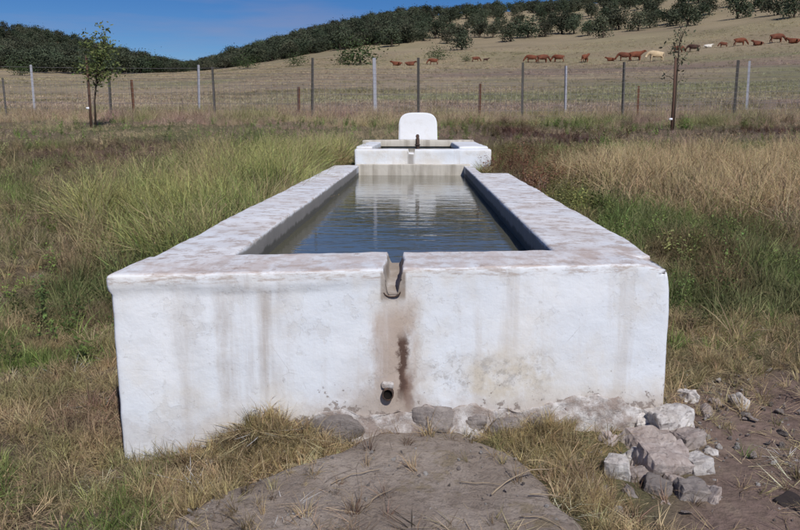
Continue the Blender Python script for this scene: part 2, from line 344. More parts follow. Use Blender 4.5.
        # hairline cracks
        cr = M.voro(M.add(P, 0) if False else M.scale(P, (1, 1, 1.5)), 2.1, 'DISTANCE_TO_EDGE')
        col = M.mix(M.mul(M.mr(cr, 0.004, 0.0), M.mr(wob, 0.52, 0.62), 0.3), col, (0.25, 0.23, 0.21))
        # joint across the right rim
        jy = M.add(y, M.mul(M.add(M.noise(P, 7, 4), -0.5), 0.22))
        col = M.mix(M.mul(M.band(jy, 6.36, 6.375, 6.39, 6.405), M.mr(x, 0.6, 0.7), top, 0.8), col, (0.17, 0.15, 0.14))
        # cement lining inside, stained by the water line
        inx = M.mul(M.mr(M.mth('ABSOLUTE', M.add(x, 0.115)), 0.86, 0.80, 0, 1), M.mr(y, 3.7, 3.72))
        inx = M.mul(M.mr(M.mth('ABSOLUTE', M.add(x, 0.115)), 0.845, 0.835, 0, 1), M.mr(y, 3.8, 3.82), side)
        col = M.mix(M.mul(inx, M.mr(M.add(z, M.mul(M.add(mid, -0.5), 0.05)), 0.805, 0.785), M.mr(y, 11.9, 11.5, 0.25, 1)), col, M.mix(mid, (0.26, 0.25, 0.235), (0.36, 0.345, 0.32)))
        col = M.mix(M.mul(inx, M.mr(M.add(z, M.mul(M.add(mid, -0.5), 0.08)), 0.725, 0.70), 0.8), col, (0.105, 0.105, 0.085))
        bh = M.add(bh, M.mul(peel, -0.5))
    else:
        # grey run below the spillway, dirty foot and sill
        col = M.mix(M.mul(M.band(M.add(x, M.mul(M.add(st, -0.5), 0.1)), -0.19, -0.14, -0.09, -0.05), side, 0.75), col, (0.27, 0.25, 0.23))
        col = M.mix(M.mul(M.mr(y, 12.28, 12.34), side, M.mr(z, 1.04, 0.98), 0.9), col, (0.40, 0.34, 0.26))
    M.bump(bh, 0.4, 0.012)
    return M.fin(col, 0.88, 0.2)
M_wash = whitewash('whitewash_worn', True); M_wash2 = whitewash('whitewash_upper')
M = Mat('whitewash_clean'); P = M.pos(); M.bump(M.noise(P, 18, 6, 0.6), 0.3, 0.01)
M_clean = M.fin(M.mix(M.mul(M.mr(M.noise(P, 7, 5), 0.5, 0.75), 0.3), (0.82, 0.84, 0.87), (0.66, 0.64, 0.6)), 0.85, 0.2)
M = Mat('cream_cement'); P = M.pos(); st = M.noise(M.scale(P, (6, 6, 0.6)), 1.5, 5)
M_cream = M.fin(M.mix(M.mr(st, 0.4, 0.7), (0.56, 0.53, 0.47), (0.36, 0.33, 0.28)), 0.85, 0.2); M.bump(M.noise(P, 20, 6), 0.4, 0.01)
M = Mat('mortar'); P = M.pos(); f1 = M.noise(P, 11, 6, 0.7)
M_mortar = M.fin(M.mix(M.mr(f1, 0.38, 0.66), (0.36, 0.30, 0.265), (0.70, 0.68, 0.665)), 0.95, 0.15); M.bump(M.noise(P, 26, 7, 0.75), 0.9, 0.02)
def stone_mat(name, a, b):
    M = Mat(name); P = M.objc(); f = M.noise(P, 9, 7, 0.7); M.bump(M.noise(P, 30, 7, 0.75), 0.9, 0.015)
    o = M.n('ShaderNodeObjectInfo').outputs['Random']
    c = M.mix(M.mr(f, 0.35, 0.68), a, b); c = M.mix(M.mul(M.mr(M.noise(P, 45, 4), 0.55, 0.68), 0.6), c, (0.16, 0.13, 0.115))
    h = M.n('ShaderNodeHueSaturation'); M.put(h.inputs['Color'], c); M.put(h.inputs['Value'], M.mr(o, 0, 1, 0.8, 1.2, False)); return M.fin(h.outputs[0], 0.95, 0.15)
M_stone_dark = stone_mat('stone_grey', (0.20, 0.178, 0.168), (0.33, 0.295, 0.272))
M_stone_pink = stone_mat('stone_pinkish', (0.32, 0.265, 0.24), (0.50, 0.445, 0.415))
M_stone_pale = stone_mat('stone_pale', (0.46, 0.42, 0.39), (0.68, 0.66, 0.64))

def yfront(x): return 3.25 + 0.35 * (x + 1.32) / 2.5
base = np.array((-0.07, 3.4, 0.0))
trough = empty('water_trough', base, 'long whitewashed masonry water trough with a stained front and an overflow notch', 'trough')
NX = -0.113
def front_fx(q):
    x, v, z = q
    u = (x + 1.32) / 2.5; y = yfront(x) + v * (0.49 - 0.06 * u)
    lip = float(sstep(0.735, 0.755, z + 0.012 * math.sin(7 * x))) * (1 - float(sstep(-0.7, 0.2, x)))
    if v < 0.02: y -= 0.013 * lip
    if x < -1.30: x -= 0.014 * lip
    if x > 1.16 and z > 0.6: x -= 0.03 * max(0, (z - 0.6) / 0.22) ** 2.5; 
    if x > 1.0 and z > 0.78: z -= 0.03 * float(sstep(1.0, 1.18, x))
    x += 0.012 * (z < 0.35) * (0.35 - z)
    w = 0.034 + 0.004 * math.sin(z * 31); d = abs(x - NX + 0.004 * math.sin(v * 9))
    fl = RIM - 0.115 + 0.06 * v                              # channel floor falls outwards
    lim = fl + (RIM + 0.05 - fl) * float(sstep(w - 0.012, w + 0.022, d))
    if z > lim: z = lim
    return (x, y, z)
ex = list(np.arange(NX - 0.075, NX + 0.076, 0.006))
V, F = lattice_box(lines(-1.32, 1.18, 0.022, 0.03, ex), lines(0, 1.0, 0.045, 0.06), lines(-0.15, RIM, 0.022, 0.025), 0.022, 0.0065, 2.6, front_fx)
obj('front_wall', mesh_from('front_wall', shifted(V, base), F, [M_wash], True), trough)
V, F = lattice_box(lines(-1.316, -0.925, 0.035), lines(3.55, 12.2, 0.045), lines(-0.1, RIM - 0.005, 0.05), 0.02, 0.007, 2.0, lambda q: (q.x + 0.004 * math.sin(q.y * 2), q.y, q.z))
obj('side_wall', mesh_from('side_wall', shifted(V, base), F, [M_wash], True), trough)
V, F = lattice_box(lines(0.69, 1.176, 0.035), lines(3.85, 10.22, 0.045), lines(-0.1, RIM - 0.005, 0.05), 0.02, 0.007, 2.0,
                   lambda q: (q.x - (0.03 if q.x > 1.1 else 0) * max(0, (4.4 - q.y)) , q.y, q.z))
obj('side_wall', mesh_from('side_wall', shifted(V, base), F, [M_wash], True), trough)
V, F = lattice_box(lines(0.694, 0.83, 0.03), lines(10.16, 12.2, 0.05), lines(0.0, RIM - 0.011, 0.05), 0.015, 0.006, 2.0)
obj('side_wall', mesh_from('side_wall', shifted(V, base), F, [M_wash], True), trough)
V, F = lattice_box(lines(-0.97, 0.79, 0.04), lines(12.12, 12.24, 0.03), lines(0.3, RIM + 0.012, 0.03), 0.012, 0.004, 3)
obj('end_wall', mesh_from('end_wall', shifted(V, base), F, [M_cream], True), trough)

def tube(pts, rad, seg=8, cap=True):
    V = []; F = []; pts = [Vector(p) for p in pts]; n = len(pts)
    for i, p in enumerate(pts):
        t = (pts[min(i + 1, n - 1)] - pts[max(i - 1, 0)]).normalized(); a = t.cross(Vector((0.13, 0.2, 1)) if abs(t.z) < 0.9 else Vector((1, 0.1, 0))).normalized(); b = t.cross(a)
        r = rad[i] if isinstance(rad, (list, tuple)) else rad
        for k in range(seg): V.append(p + (a * math.cos(k * 2 * math.pi / seg) + b * math.sin(k * 2 * math.pi / seg)) * r)
    for i in range(n - 1):
        for k in range(seg): F.append((i * seg + k, i * seg + (k + 1) % seg, (i + 1) * seg + (k + 1) % seg, (i + 1) * seg + k))
    if cap: F.append(tuple(range(seg))[::-1]); F.append(tuple((n - 1) * seg + k for k in range(seg)))
    return [tuple(v) for v in V], F
def join(*parts):
    V = []; F = []
    for v, f in parts:
        o = len(V); V += [tuple(q) for q in v]; F += [tuple(i + o for i in g) for g in f]
    return V, F
M = Mat('rusty_iron'); P = M.pos(); f = M.noise(P, 40, 6, 0.7)
M_rust = M.fin(M.mix(M.mr(f, 0.4, 0.65), (0.045, 0.035, 0.031), (0.12, 0.07, 0.048)), 0.8, 0.3); M.bump(f, 0.5, 0.005)
M = Mat('bore_shade'); M_bore_shade = M.fin((0.012, 0.01, 0.009), 0.9, 0.1)  # near-black colour standing in for the shade inside the drain bore
# the cupped iron lip below the notch
yf = yfront(NX); Vs = []; Fs = []
for a in range(9):
    th = math.pi * (0.05 + 0.9 * a / 8)
    for s_, (yy, rr) in enumerate(((yf + 0.03, 0.041), (yf - 0.012, 0.039), (yf - 0.014, 0.035), (yf + 0.03, 0.036))):
        Vs.append((NX - 0.004 - math.cos(th) * rr, yy, 0.722 - math.sin(th) * rr * 0.62 - (0.006 if yy < yf else 0)))
for a in range(8):
    for s_ in range(4): Fs.append((a * 4 + s_, a * 4 + (s_ + 1) % 4, a * 4 + 4 + (s_ + 1) % 4, a * 4 + 4 + s_))
Fs += [(0, 1, 2, 3), (35, 34, 33, 32)]
obj('spout', mesh_from('spout', shifted(Vs, base), Fs, [M_rust], True), trough)['label'] = 'rusty cupped lip under the overflow notch'
# drain pipe: a stub with a wall and a shallow bore, its shade painted in
dc = at_depth(388, 393, yfront(-0.13) - 0.01); Vs = []; Fs = []
prof = [(0.06, 0.027), (-0.022, 0.027), (-0.024, 0.021), (-0.012, 0.020), (-0.0119, 0.0005)]
for dy, r_ in prof:
    for k in range(16): Vs.append((dc[0] + math.cos(k * math.pi / 8) * r_, dc[1] + dy, dc[2] + math.sin(k * math.pi / 8) * r_ * 1.1))
for i in range(4):
    for k in range(16): Fs.append((i * 16 + k, i * 16 + (k + 1) % 16, i * 16 + 16 + (k + 1) % 16, i * 16 + 16 + k))
dp = obj('drain_pipe', mesh_from('drain_pipe', shifted(Vs, base), Fs, [M_rust, M_bore_shade], True, [0] * 32 + [1] * 32), trough); dp['label'] = 'dark rusty drain stub low on the front wall'
V, F = lattice_box(lines(dc[0] - 0.03, dc[0] + 0.028, 0.012, 0.01), lines(dc[1] - 0.012, dc[1] + 0.06, 0.02, 0.01), lines(dc[2] + 0.02, dc[2] + 0.055, 0.012, 0.01), 0.012, 0.004, 12)
obj('pipe_collar', mesh_from('pipe_collar', shifted(V, dp.location + trough.location), F, [M_mortar], True), dp)

# stone builder: beveled convex hull
def rock(seed, sx, sy, sz, n=13, flat=0.75, bev=0.12):
    r_ = random.Random(seed); bm = bmesh.new()
    for _ in range(n):
        v = Vector((r_.uniform(-1, 1), r_.uniform(-1, 1), r_.uniform(-1, 1))); m = max(abs(v.x), abs(v.y), abs(v.z)); v = v.normalized() * (1 - flat) + v / m * flat
        bm.verts.new((v.x * sx / 2, v.y * sy / 2, v.z * sz / 2))
    res = bmesh.ops.convex_hull(bm, input=bm.verts[:])
    bmesh.ops.delete(bm, geom=[e for e in set(res['geom_interior'] + res['geom_unused']) if isinstance(e, bmesh.types.BMVert)], context='VERTS')
    bmesh.ops.recalc_face_normals(bm, faces=bm.faces[:])
    bmesh.ops.subdivide_edges(bm, edges=bm.edges[:], cuts=3, use_grid_fill=True)
    bmesh.ops.triangulate(bm, faces=bm.faces[:])
    bmesh.ops.smooth_vert(bm, verts=bm.verts[:], factor=bev * 3.2, use_axis_x=True, use_axis_y=True, use_axis_z=True)
    o = Vector((seed * 3.1, seed * 1.7, 0)); mm = min(sx, sy, sz)
    for v in bm.verts:
        v.co += v.co.normalized() * (mnoise.noise(v.co * (2.2 / max(sx, sz)) + o) * 0.14 + mnoise.noise(v.co * (6.0 / max(sx, sz)) + o) * 0.11 + mnoise.noise(v.co * (17.0 / max(sx, sz)) + o) * 0.06) * mm
    me = bpy.data.meshes.new('stone'); bm.to_mesh(me); bm.free(); return me

# exposed footing: mortar lump with field stones bedded in it
def foot_fx(q):
    x, v, z = q
    env = float(sstep(-0.62, -0.35, x)) * (1 - float(sstep(0.95, 1.2, x)))
    top = 0.05 + 0.155 * env * (0.72 + 0.7 * (mnoise.noise(Vector((x * 3.2, 3, 1))) + 0.35 * mnoise.noise(Vector((x * 11, 1, 4)))))
    k = max(0, (z + 0.12) / 0.37); zz = -0.12 + k * (top + 0.12)
    return (x, yfront(x) + 0.05 - (0.052 + 0.05 * env * (1.15 - 0.95 * k)) * (1 - v), zz)
V, F = lattice_box(lines(-0.72, 1.2, 0.02, 0.03), np.linspace(0, 1, 5), lines(-0.12, 0.25, 0.02, 0.02), 0.015, 0.02, 6, foot_fx, 1.5)
footing = obj('footing', mesh_from('footing', shifted(V, base), F, [M_mortar], True), trough)
for k, (px, py, w, h) in enumerate([(334, 428, 74, 40), (384, 439, 34, 18), (433, 423, 56, 34), (474, 428, 32, 24), (507, 431, 42, 20), (545, 432, 32, 20), (302, 424, 24, 22), (582, 424, 38, 26), (405, 447, 40, 14), (458, 446, 46, 14)]):
    p = at_depth(px, py, yfront(0) - 0.03); p[1] = yfront(p[0]) + 0.004 - 0.022 * (py > 430)
    me = rock(200 + k, w * 0.0044, 0.09, h * 0.0045, 26, 0.25, 0.2); me.materials.append(M_stone_dark if k not in (1, 7) else M_stone_pink); me.name = 'stone'
    o = obj('stone', me, footing, Vector(p) - Vector(base)); o.rotation_euler = (0, rnd.uniform(-.25, .25), 0)

# water in the trough
M = Mat('trough_water'); P = M.pos()
rp = M.add(M.mul(M.noise(M.scale(P, (0.8, 2.6, 1)), 2.2, 3, 0.5, 0.6), 1.0), M.mul(M.noise(M.scale(P, (1.2, 3.4, 1)), 7, 2, 0.5), 0.22))
M.bump(rp, 0.13, 0.03)
M_water = M.fin(M.mix(M.noise(P, 1.3, 4), (0.085, 0.088, 0.062), (0.105, 0.098, 0.062)), 0.03, 0.5); M.b.inputs['IOR'].default_value = 1.34
V = [(-0.96, 3.72, 0.662), (0.73, 3.95, 0.662), (0.73, 12.16, 0.662), (-0.96, 12.16, 0.662)]
obj('water', mesh_from('water', V, [(0, 1, 2, 3)], [M_water]), kind='structure')

# ------------------------------------------------------------------ upper basin, headstone, pipe
b2 = np.array((0.0, 12.4, 0.8)); basin = empty('upper_basin', b2, 'small raised whitewashed basin at the far end of the trough', 'basin')
def spill_fx(q):
    x, y, z = q; d = abs(x + 0.115)
    lim = 1.0 + 0.2 * float(sstep(0.045, 0.065, d)); return (x, y, min(z, lim))
V, F = lattice_box(lines(-1.0, 1.12, 0.03, 0.03, list(np.arange(-0.19, -0.04, 0.01))), lines(12.2, 12.56, 0.04), lines(0.3, 1.06, 0.035), 0.03, 0.009, 2.2, spill_fx)
obj('front_wall', mesh_from('front_wall', shifted(V, b2), F, [M_wash2], True), basin)
for x0, x1, y1 in ((-1.0, -0.74, 15.6), (0.63, 1.1, 15.6)):
    V, F = lattice_box(lines(x0, x1, 0.05), lines(12.5, y1, 0.07), lines(0.4, 1.095, 0.06), 0.03, 0.009, 2.0)
    obj('side_wall', mesh_from('side_wall', shifted(V, b2), F, [M_wash2], True), basin)
V, F = lattice_box(lines(-1.12, 1.08, 0.05), lines(15.5, 15.9, 0.06), lines(0.5, 1.13, 0.06), 0.03, 0.008, 2.0)
obj('back_wall', mesh_from('back_wall', shifted(V, b2), F, [M_cream], True), basin)
obj('water', mesh_from('water', [(-0.8, 12.5, 0.985), (0.7, 12.5, 0.985), (0.7, 15.55, 0.985), (-0.8, 15.55, 0.985)], [(0, 1, 2, 3)], [M_water]), kind='structure')
# headstone: a slab with shouldered round top
hb = np.array((-0.02, 16.02, 0.95)); prof = []
hw, hz = 0.385, 1.665
for k in range(25):
    a = math.pi * k / 24; c_, s_ = math.cos(a), math.sin(a)
    prof.append((math.copysign(abs(c_) ** 0.55, c_) * hw, 1.33 + (s_ ** 0.62) * (hz - 1.33)))
prof = [(0.4, 0.9)] + [(hw + 0.006, 1.15)] + prof + [(-hw - 0.006, 1.15), (-0.4, 0.9)]
bm = bmesh.new(); vs = [bm.verts.new((x_, -0.09, z_ - hb[2])) for x_, z_ in prof]; f_ = bm.faces.new(vs)
ext = bmesh.ops.extrude_face_region(bm, geom=[f_]); bmesh.ops.translate(bm, vec=(0, 0.2, 0), verts=[e for e in ext['geom'] if isinstance(e, bmesh.types.BMVert)])
bmesh.ops.recalc_face_normals(bm, faces=bm.faces[:]); bmesh.ops.bevel(bm, geom=[e for e in bm.edges if len(e.link_faces) == 2 and e.calc_face_angle(0) > 1.2], offset=0.02, segments=2, affect='EDGES')
me = bpy.data.meshes.new('fountain_headstone'); bm.to_mesh(me); bm.free(); me.materials.append(M_clean)
obj('fountain_headstone', me, None, hb, 'bright white headstone with a rounded top behind the far basin', 'headstone')
pp = at_depth(417.5, 147, 12.75)
V, F = join(tube([(0, 0, -0.35), (0, 0, 0.13), (0, 0.02, 0.165), (0, 0.09, 0.175)], [0.032, 0.032, 0.03, 0.028], 10), tube([(0, 0, 0.02), (0, 0, 0.045)], 0.042, 10))
obj('standpipe', mesh_from('standpipe', V, F, [M_rust], True), None, (pp[0], 12.75, pp[2]), 'short dark pipe standing in the upper basin before the headstone', 'pipe')

# ------------------------------------------------------------------ apron, rubble, sticks
M = Mat('apron_rock'); P = M.pos(); f1 = M.noise(P, 3.2, 7, 0.65); f2 = M.noise(P, 30, 6, 0.75); crk = M.voro(M.scale(P, (1, 1.6, 1), (0.3, 0, 0)), 2.4, 'DISTANCE_TO_EDGE')
c = M.mix(M.mr(f1, 0.36, 0.66), (0.29, 0.24, 0.2), (0.42, 0.36, 0.31)); c = M.mix(M.mul(M.mr(f2, 0.5, 0.66), 0.6), c, (0.15, 0.12, 0.095))
c = M.mix(M.mul(M.mr(M.noise(P, 5.5, 5, 0.7), 0.54, 0.66), 0.6), c, (0.25, 0.20, 0.115))
c = M.mix(M.mul(M.mr(M.noise(M.scale(P, (1, 1, 1), (4, 2, 0)), 4.1, 5, 0.7), 0.58, 0.7), 0.5), c, (0.37, 0.33, 0.30))
c = M.mix(M.mul(M.mr(crk, 0.008, 0.0), M.mr(f1, 0.5, 0.6), 0.6), c, (0.07, 0.055, 0.045))
M_apron = M.fin(c, 0.95, 0.15); M.bump(M.add(M.mul(f2, 0.35), M.noise(P, 9, 8, 0.72)), 1.0, 0.045)
xs = np.arange(-1.12, 0.82, 0.022); ys = np.arange(2.0, 3.56, 0.022); ax, ay = np.meshgrid(xs, ys); ax = ax.ravel(); ay = ay.ravel()
edge = np.array([at_height(px, py, 0.06)[:2] for px, py in ((165, 520), (205, 490), (262, 466), (318, 452), (375, 446), (455, 442), (528, 449), (566, 474), (586, 505), (590, 530))])
lft = np.interp(ay, [2.0, 2.6, edge[1][1], edge[2][1], edge[3][1], 3.45], [-1.05, -1.02, edge[1][0] - .05, edge[2][0], edge[3][0], -0.2])
rgt = np.interp(ay, [2.0, 2.6, edge[8][1], edge[7][1], edge[6][1], 3.4], [0.62, 0.64, edge[8][0], edge[7][0], edge[6][0], 0.30])
ins = np.minimum(ax - lft, rgt - ax) + 0.11 * (fbm(ax, ay, 0.28, 51) - 0.5)
ins = np.minimum(ins, (3.5 - ay))
az_ = terrain(ax, ay) + -0.06 + 0.10 * sstep(-0.02, 0.10, ins) + np.interp(ay, [2.0, 2.7, 3.1, 3.45], [-0.03, 0.015, 0.05, 0.012]) * sstep(0, 0.25, ins) + 0.045 * (fbm(ax, ay, 0.5, 53) - 0.5) + 0.012 * (fbm(ax, ay, 0.09, 55) - 0.5)
na = len(xs); I, J = np.meshgrid(np.arange(na - 1), np.arange(len(ys) - 1)); k0 = (J * na + I).ravel()
obj('rock_apron', mesh_from('rock_apron', np.stack([ax, ay, az_], 1), np.stack([k0, k0 + 1, k0 + 1 + na, k0 + na], 1), [M_apron], True), kind='structure')
def apron_inside(x, y):
    l = np.interp(y, [2.0, 2.6, edge[1][1], edge[2][1], edge[3][1], 3.45], [-1.05, -1.02, edge[1][0] - .05, edge[2][0], edge[3][0], -0.2])
    r = np.interp(y, [2.0, 2.6, edge[8][1], edge[7][1], edge[6][1], 3.4], [0.62, 0.64, edge[8][0], edge[7][0], edge[6][0], 0.30])
    return np.minimum(x - l, r - x)
def surf(x, y):
    """top of soil or apron"""
    t = terrain(x, y); ins = np.minimum(apron_inside(x, y), 3.5 - y)
    return t + np.maximum(0, -0.06 + 0.10 * sstep(-0.02, 0.10, ins) + np.interp(y, [2.0, 2.7, 3.1, 3.45], [-0.03, 0.015, 0.05, 0.012]) * sstep(0, 0.25, ins))

G = 'rubble at the right foot of the trough'
rubble = [  # px, py, width px, height px, depth m, material, label
 (668, 462, 52, 30, 0.17, 1, 'largest pinkish block of the rubble, flat-faced, right of the apron'),
 (620, 468, 24, 28, 0.12, 2, 'whitish upright block at the left edge of the rubble'),
 (692, 494, 30, 22, 0.12, 0, 'grey block below the largest block, at the lower right of the rubble'),
 (658, 492, 24, 18, 0.10, 0, 'dark grey wedge-shaped stone under the largest block'),
 (634, 492, 20, 14, 0.10, 0, 'small dark stone at the lower left of the rubble'),
 (672, 420, 40, 26, 0.15, 2, 'pale grey block touching the lower right corner of the trough'),
 (628, 416, 44, 24, 0.12, 2, 'off-white lump of mortar against the right end of the front wall'),
 (652, 440, 52, 16, 0.14, 1, 'long flat slab between the corner block and the largest block'),
 (714, 496, 20, 22, 0.08, 1, 'thin leaning flake at the right edge of the rubble'),
 (742, 404, 18, 16, 0.11, 2, 'round pale stone lying apart on the soil to the right'),
 (722, 403, 18, 10, 0.10, 1, 'flat small stone beside the round pale stone'),
 (706, 411, 20, 13, 0.11, 1, 'pinkish stone between the trough corner and the round pale stone'),
 (690, 397, 20, 14, 0.12, 2, 'pale stone against the right wall just behind the corner'),
 (608, 441, 24, 18, 0.10, 1, 'brownish stone above the whitish upright block'),
 (638, 458, 26, 22, 0.12, 2, 'pale stone wedged between the upright block and the largest block'),
 (701, 466, 22, 24, 0.12, 2, 'small pale block against the right side of the largest block'),
 (676, 482, 26, 14, 0.10, 1, 'flat broken piece under the front edge of the largest block'),
 (646, 426, 24, 16, 0.12, 2, 'whitish chunk between the corner block and the off-white mortar lump'),
 (690, 440, 28, 18, 0.12, 1, 'pinkish chunk on the right, between the corner block and the largest block'),
 (640, 477, 22, 14, 0.09, 1, 'small brownish block right of the whitish upright block'),
 (712, 450, 16, 12, 0.08, 2, 'small pale stone on the soil at the right of the rubble'),
 (664, 506, 18, 9, 0.07, 1, 'flat chip lying lowest below the dark wedge-shaped stone')]
def block(seed, sx, sy, sz):
    g = random.Random(seed); sk = [g.uniform(-.22, .22) for _ in range(6)]
    def fx(q):
        u, v, w = q.x / sx, q.y / sy, q.z / sz
        return Vector((q.x * (1 + sk[0] * v + sk[1] * w) + sx * .25 * sk[2] * w, q.y * (1 + sk[3] * u), q.z * (1 + sk[4] * u + sk[5] * v)))
    m = min(sx, sy, sz); off = Vector((seed, seed * .37, 0))
    V, F = lattice_box(lines(-sx / 2, sx / 2, m * .16, m * .05), lines(-sy / 2, sy / 2, m * .16, m * .05), lines(-sz / 2, sz / 2, m * .16, m * .05), m * .1, m * .13, 3.0 / m * .5, lambda q: fx(q) + off, 1.3)
    return mesh_from('rubble_stone', V - np.array(off), F)
M3 = [M_stone_dark, M_stone_pink, M_stone_pale]
for k, (px, py, w, h, dep, mi, lab) in enumerate(rubble):
    g_ = ground_hit(px, py + h * 0.42); s = g_[1] / 768.0
    sx, sz = w * s, h * s * (1.0 if k in (8, 9) else 0.8)
    me = block(30 + k, sx * 1.05, dep, sz + 0.05) if k in (0, 1, 2, 3, 5, 7, 15, 18, 19) else rock(300 + k, sx, dep, sz + 0.05, 15, 0.72 if k in (0, 1, 2, 5, 7) else 0.45, 0.09); me.materials.append(M3[mi])
    o = obj('rubble_stone', me, None, (g_[0], g_[1] + dep * 0.3, g_[2] + sz / 2 - 0.035), lab, 'stone', G); o.rotation_euler = (rnd.uniform(-.15, .15), rnd.uniform(-.2, .2), rnd.uniform(-.5, .5))
    if k == 8: o.rotation_euler = (0.1, 0.35, 0.2)
    if k in (0, 7): o.rotation_euler = (0.3, 0.1, 0.25)
G2 = 'small chips of rubble on the bare soil'
chips = [rock(400 + k, 1, 0.9, 0.7, 11, 0.4, 0.12) for k in range(5)]
for k, m_ in enumerate(chips): m_.materials.append(M3[(1, 2, 0, 1, 2)[k]])
for k in range(46):
    if k < 30: px, py = rnd.gauss(705, 38), rnd.gauss(420, 22)
    else: px, py = rnd.uniform(590, 790), rnd.uniform(440, 525)
    if px < 672 and py < 440: continue
    g_ = ground_hit(px, py); s = rnd.uniform(0.018, 0.055)
    if abs(g_[0]) < 1.22 and g_[1] > yfront(min(1.18, g_[0])) - 0.02: continue
    o = obj('rubble_chip', chips[k % 5], None, (g_[0], g_[1], g_[2] + s * 0.2), 'small chip of broken masonry scattered on soil right of the trough', 'stone', G2)
    o.scale = (s * rnd.uniform(.8, 1.5), s, s); o.rotation_euler = (rnd.uniform(-.4, .4), rnd.uniform(-.4, .4), rnd.uniform(0, 6))
# thin near-black slab set on a dark patch at the lower right
M = Mat('slab_dark'); M_slab = M.fin(M.mix(M.noise(M.pos(), 18, 5), (0.022, 0.018, 0.018), (0.05, 0.04, 0.038)), 0.85, 0.2)
g_ = ground_hit(787, 512); me = rock(77, 0.11, 0.13, 0.035, 12, 0.8, 0.15); me.materials.append(M_slab)
o = obj('dark_slab', me, None, (g_[0] + .01, g_[1], g_[2] + 0.015), 'dark thin slab lying on bare soil at the lower right', 'scrap'); o.rotation_euler = (0.15, -0.25, 0.5)
# bent dry sticks on the apron
M = Mat('dry_stick'); M_stick = M.fin(M.mix(M.noise(M.pos(), 25, 4), (0.25, 0.195, 0.135), (0.40, 0.325, 0.235)), 0.9, 0.15)
def stick(pix, r0, lab, lift=0.01):
    pts = []
    for i, (px, py, up) in enumerate(pix):
        p = at_height(px, py, 0.08 + up)
        for _ in range(4): p = at_height(px, py, float(surf(np.array([p[0]]), np.array([p[1]]))[0]) + lift + up)
        pts.append(p)
    q = []
    for a, b in zip(pts[:-1], pts[1:]):
        for t in (0, .33, .66): q.append(a + (b - a) * t + np.array((rnd.uniform(-.004, .004), rnd.uniform(-.004, .004), rnd.uniform(-.002, .003))))
    q.append(pts[-1]); loc = np.array(q[0]); V, F = tube([tuple(v - loc) for v in q], [0.72 * r0 * rnd.uniform(.8, 1.2) * (1 - 0.6 * i / len(q)) for i in range(len(q))], 6)
    obj('dry_stick', mesh_from('dry_stick', V, F, [M_stick], True), None, loc, lab, 'stick')
stick([(492, 494, 0), (505, 482, .012), (530, 470, .02), (557, 468, .015), (572, 484, .006), (580, 499, 0)], 0.0048, 'bent dry stalk arched over the right part of the apron', 0.012)
stick([(530, 494, 0), (552, 495, .004), (576, 500, 0)], 0.004, 'short straight twig lying inside the bent stalk\'s arch')
stick([(460, 482, 0), (485, 483, .003), (500, 484, 0)], 0.003, 'thin pale straw at the middle of the apron')
stick([(332, 484, 0), (352, 474, .01), (380, 469, 0)], 0.0035, 'pale twig slanting across the apron\'s left half')
stick([(522, 516, 0), (545, 518, .006), (566, 530, 0)], 0.0036, 'curved twig near the bottom edge of the apron')
stick([(365, 507, 0), (378, 495, .02), (392, 489, .01)], 0.0032, 'small upright straw at the centre of the apron')

# ------------------------------------------------------------------ fences
M = Mat('galvanised'); P = M.pos(); M_galv = M.fin(M.mix(M.noise(P, 9, 5), (0.27, 0.28, 0.32), (0.38, 0.39, 0.43)), 0.6, 0.4)
M = Mat('dark_steel'); P = M.pos(); M_dark = M.fin(M.mix(M.noise(P, 9, 5), (0.06, 0.06, 0.055), (0.13, 0.12, 0.105)), 0.75, 0.3)
M = Mat('rust_steel'); P = M.pos(); M_rpost = M.fin(M.mix(M.noise(P, 9, 5), (0.09, 0.05, 0.035), (0.19, 0.095, 0.06)), 0.85, 0.2)
M = Mat('wire'); M_wire = M.fin((0.19, 0.175, 0.185), 0.6, 0.4)
def angle_post(h, w, t=0.008):
    """L-section steel post, pointed foot in the soil"""
    pr = [(0, 0), (w, 0), (w, t), (t, t), (t, w), (0, w)]; V = []; F = []
    for z_ in (-0.4, h): V += [(x_ - w / 2, y_ - w / 2, z_) for x_, y_ in pr]
    for k in range(6): F.append((k, (k + 1) % 6, 6 + (k + 1) % 6, 6 + k))
    F += [(5, 4, 3, 0), (3, 2, 1, 0), (6, 9, 10, 11), (6, 7, 8, 9)]
    return V, F
def fence(name, loc_px, Y, label, posts, heights, wire_r):
    p0 = at_depth(loc_px, 118, Y); p0[2] = T(p0[0], p0[1]); root = empty(name, p0, label, 'fence', 'wire fences across the pasture')
    ends = []
    for px, ty, mat, w, lab in posts:
        p = at_depth(px, ty, Y); x_, y_ = p[0], p[1]; gz_ = T(x_, y_); h = max(0.6, p[2] - gz_)
        V, F = angle_post(h, w); o = obj('post', mesh_from('post', V, F, [mat]), root, Vector((x_, y_, gz_)) - Vector(p0))
        o.rotation_euler = (rnd.uniform(-.02, .02), rnd.uniform(-.025, .025) if px != 738 else 0.07, rnd.uniform(0, 1.5))
        if lab: o['label'] = lab
        if h > 1.1: ends.append((x_, y_, gz_))
    ends.sort()
    ends = [(ends[0][0] - 8, ends[0][1], T(ends[0][0] - 8, ends[0][1]))] + ends + [(ends[-1][0] + 9, ends[-1][1], T(ends[-1][0] + 9, ends[-1][1]))]
    for hh in heights:
        pts = []
        for a, b in zip(ends[:-1], ends[1:]):
            for t in (0, 0.5): pts.append((a[0] + (b[0] - a[0]) * t - p0[0], a[1] + (b[1] - a[1]) * t - p0[1] - 0.04, a[2] + (b[2] - a[2]) * t + hh - p0[2] - (0.012 if t else 0)))
        e = ends[-1]; pts.append((e[0] - p0[0], e[1] - p0[1] - 0.04, e[2] + hh - p0[2]))
        V, F = tube(pts, wire_r, 4); obj('wire', mesh_from('wire', V, F, [M_wire]), root)
    return root
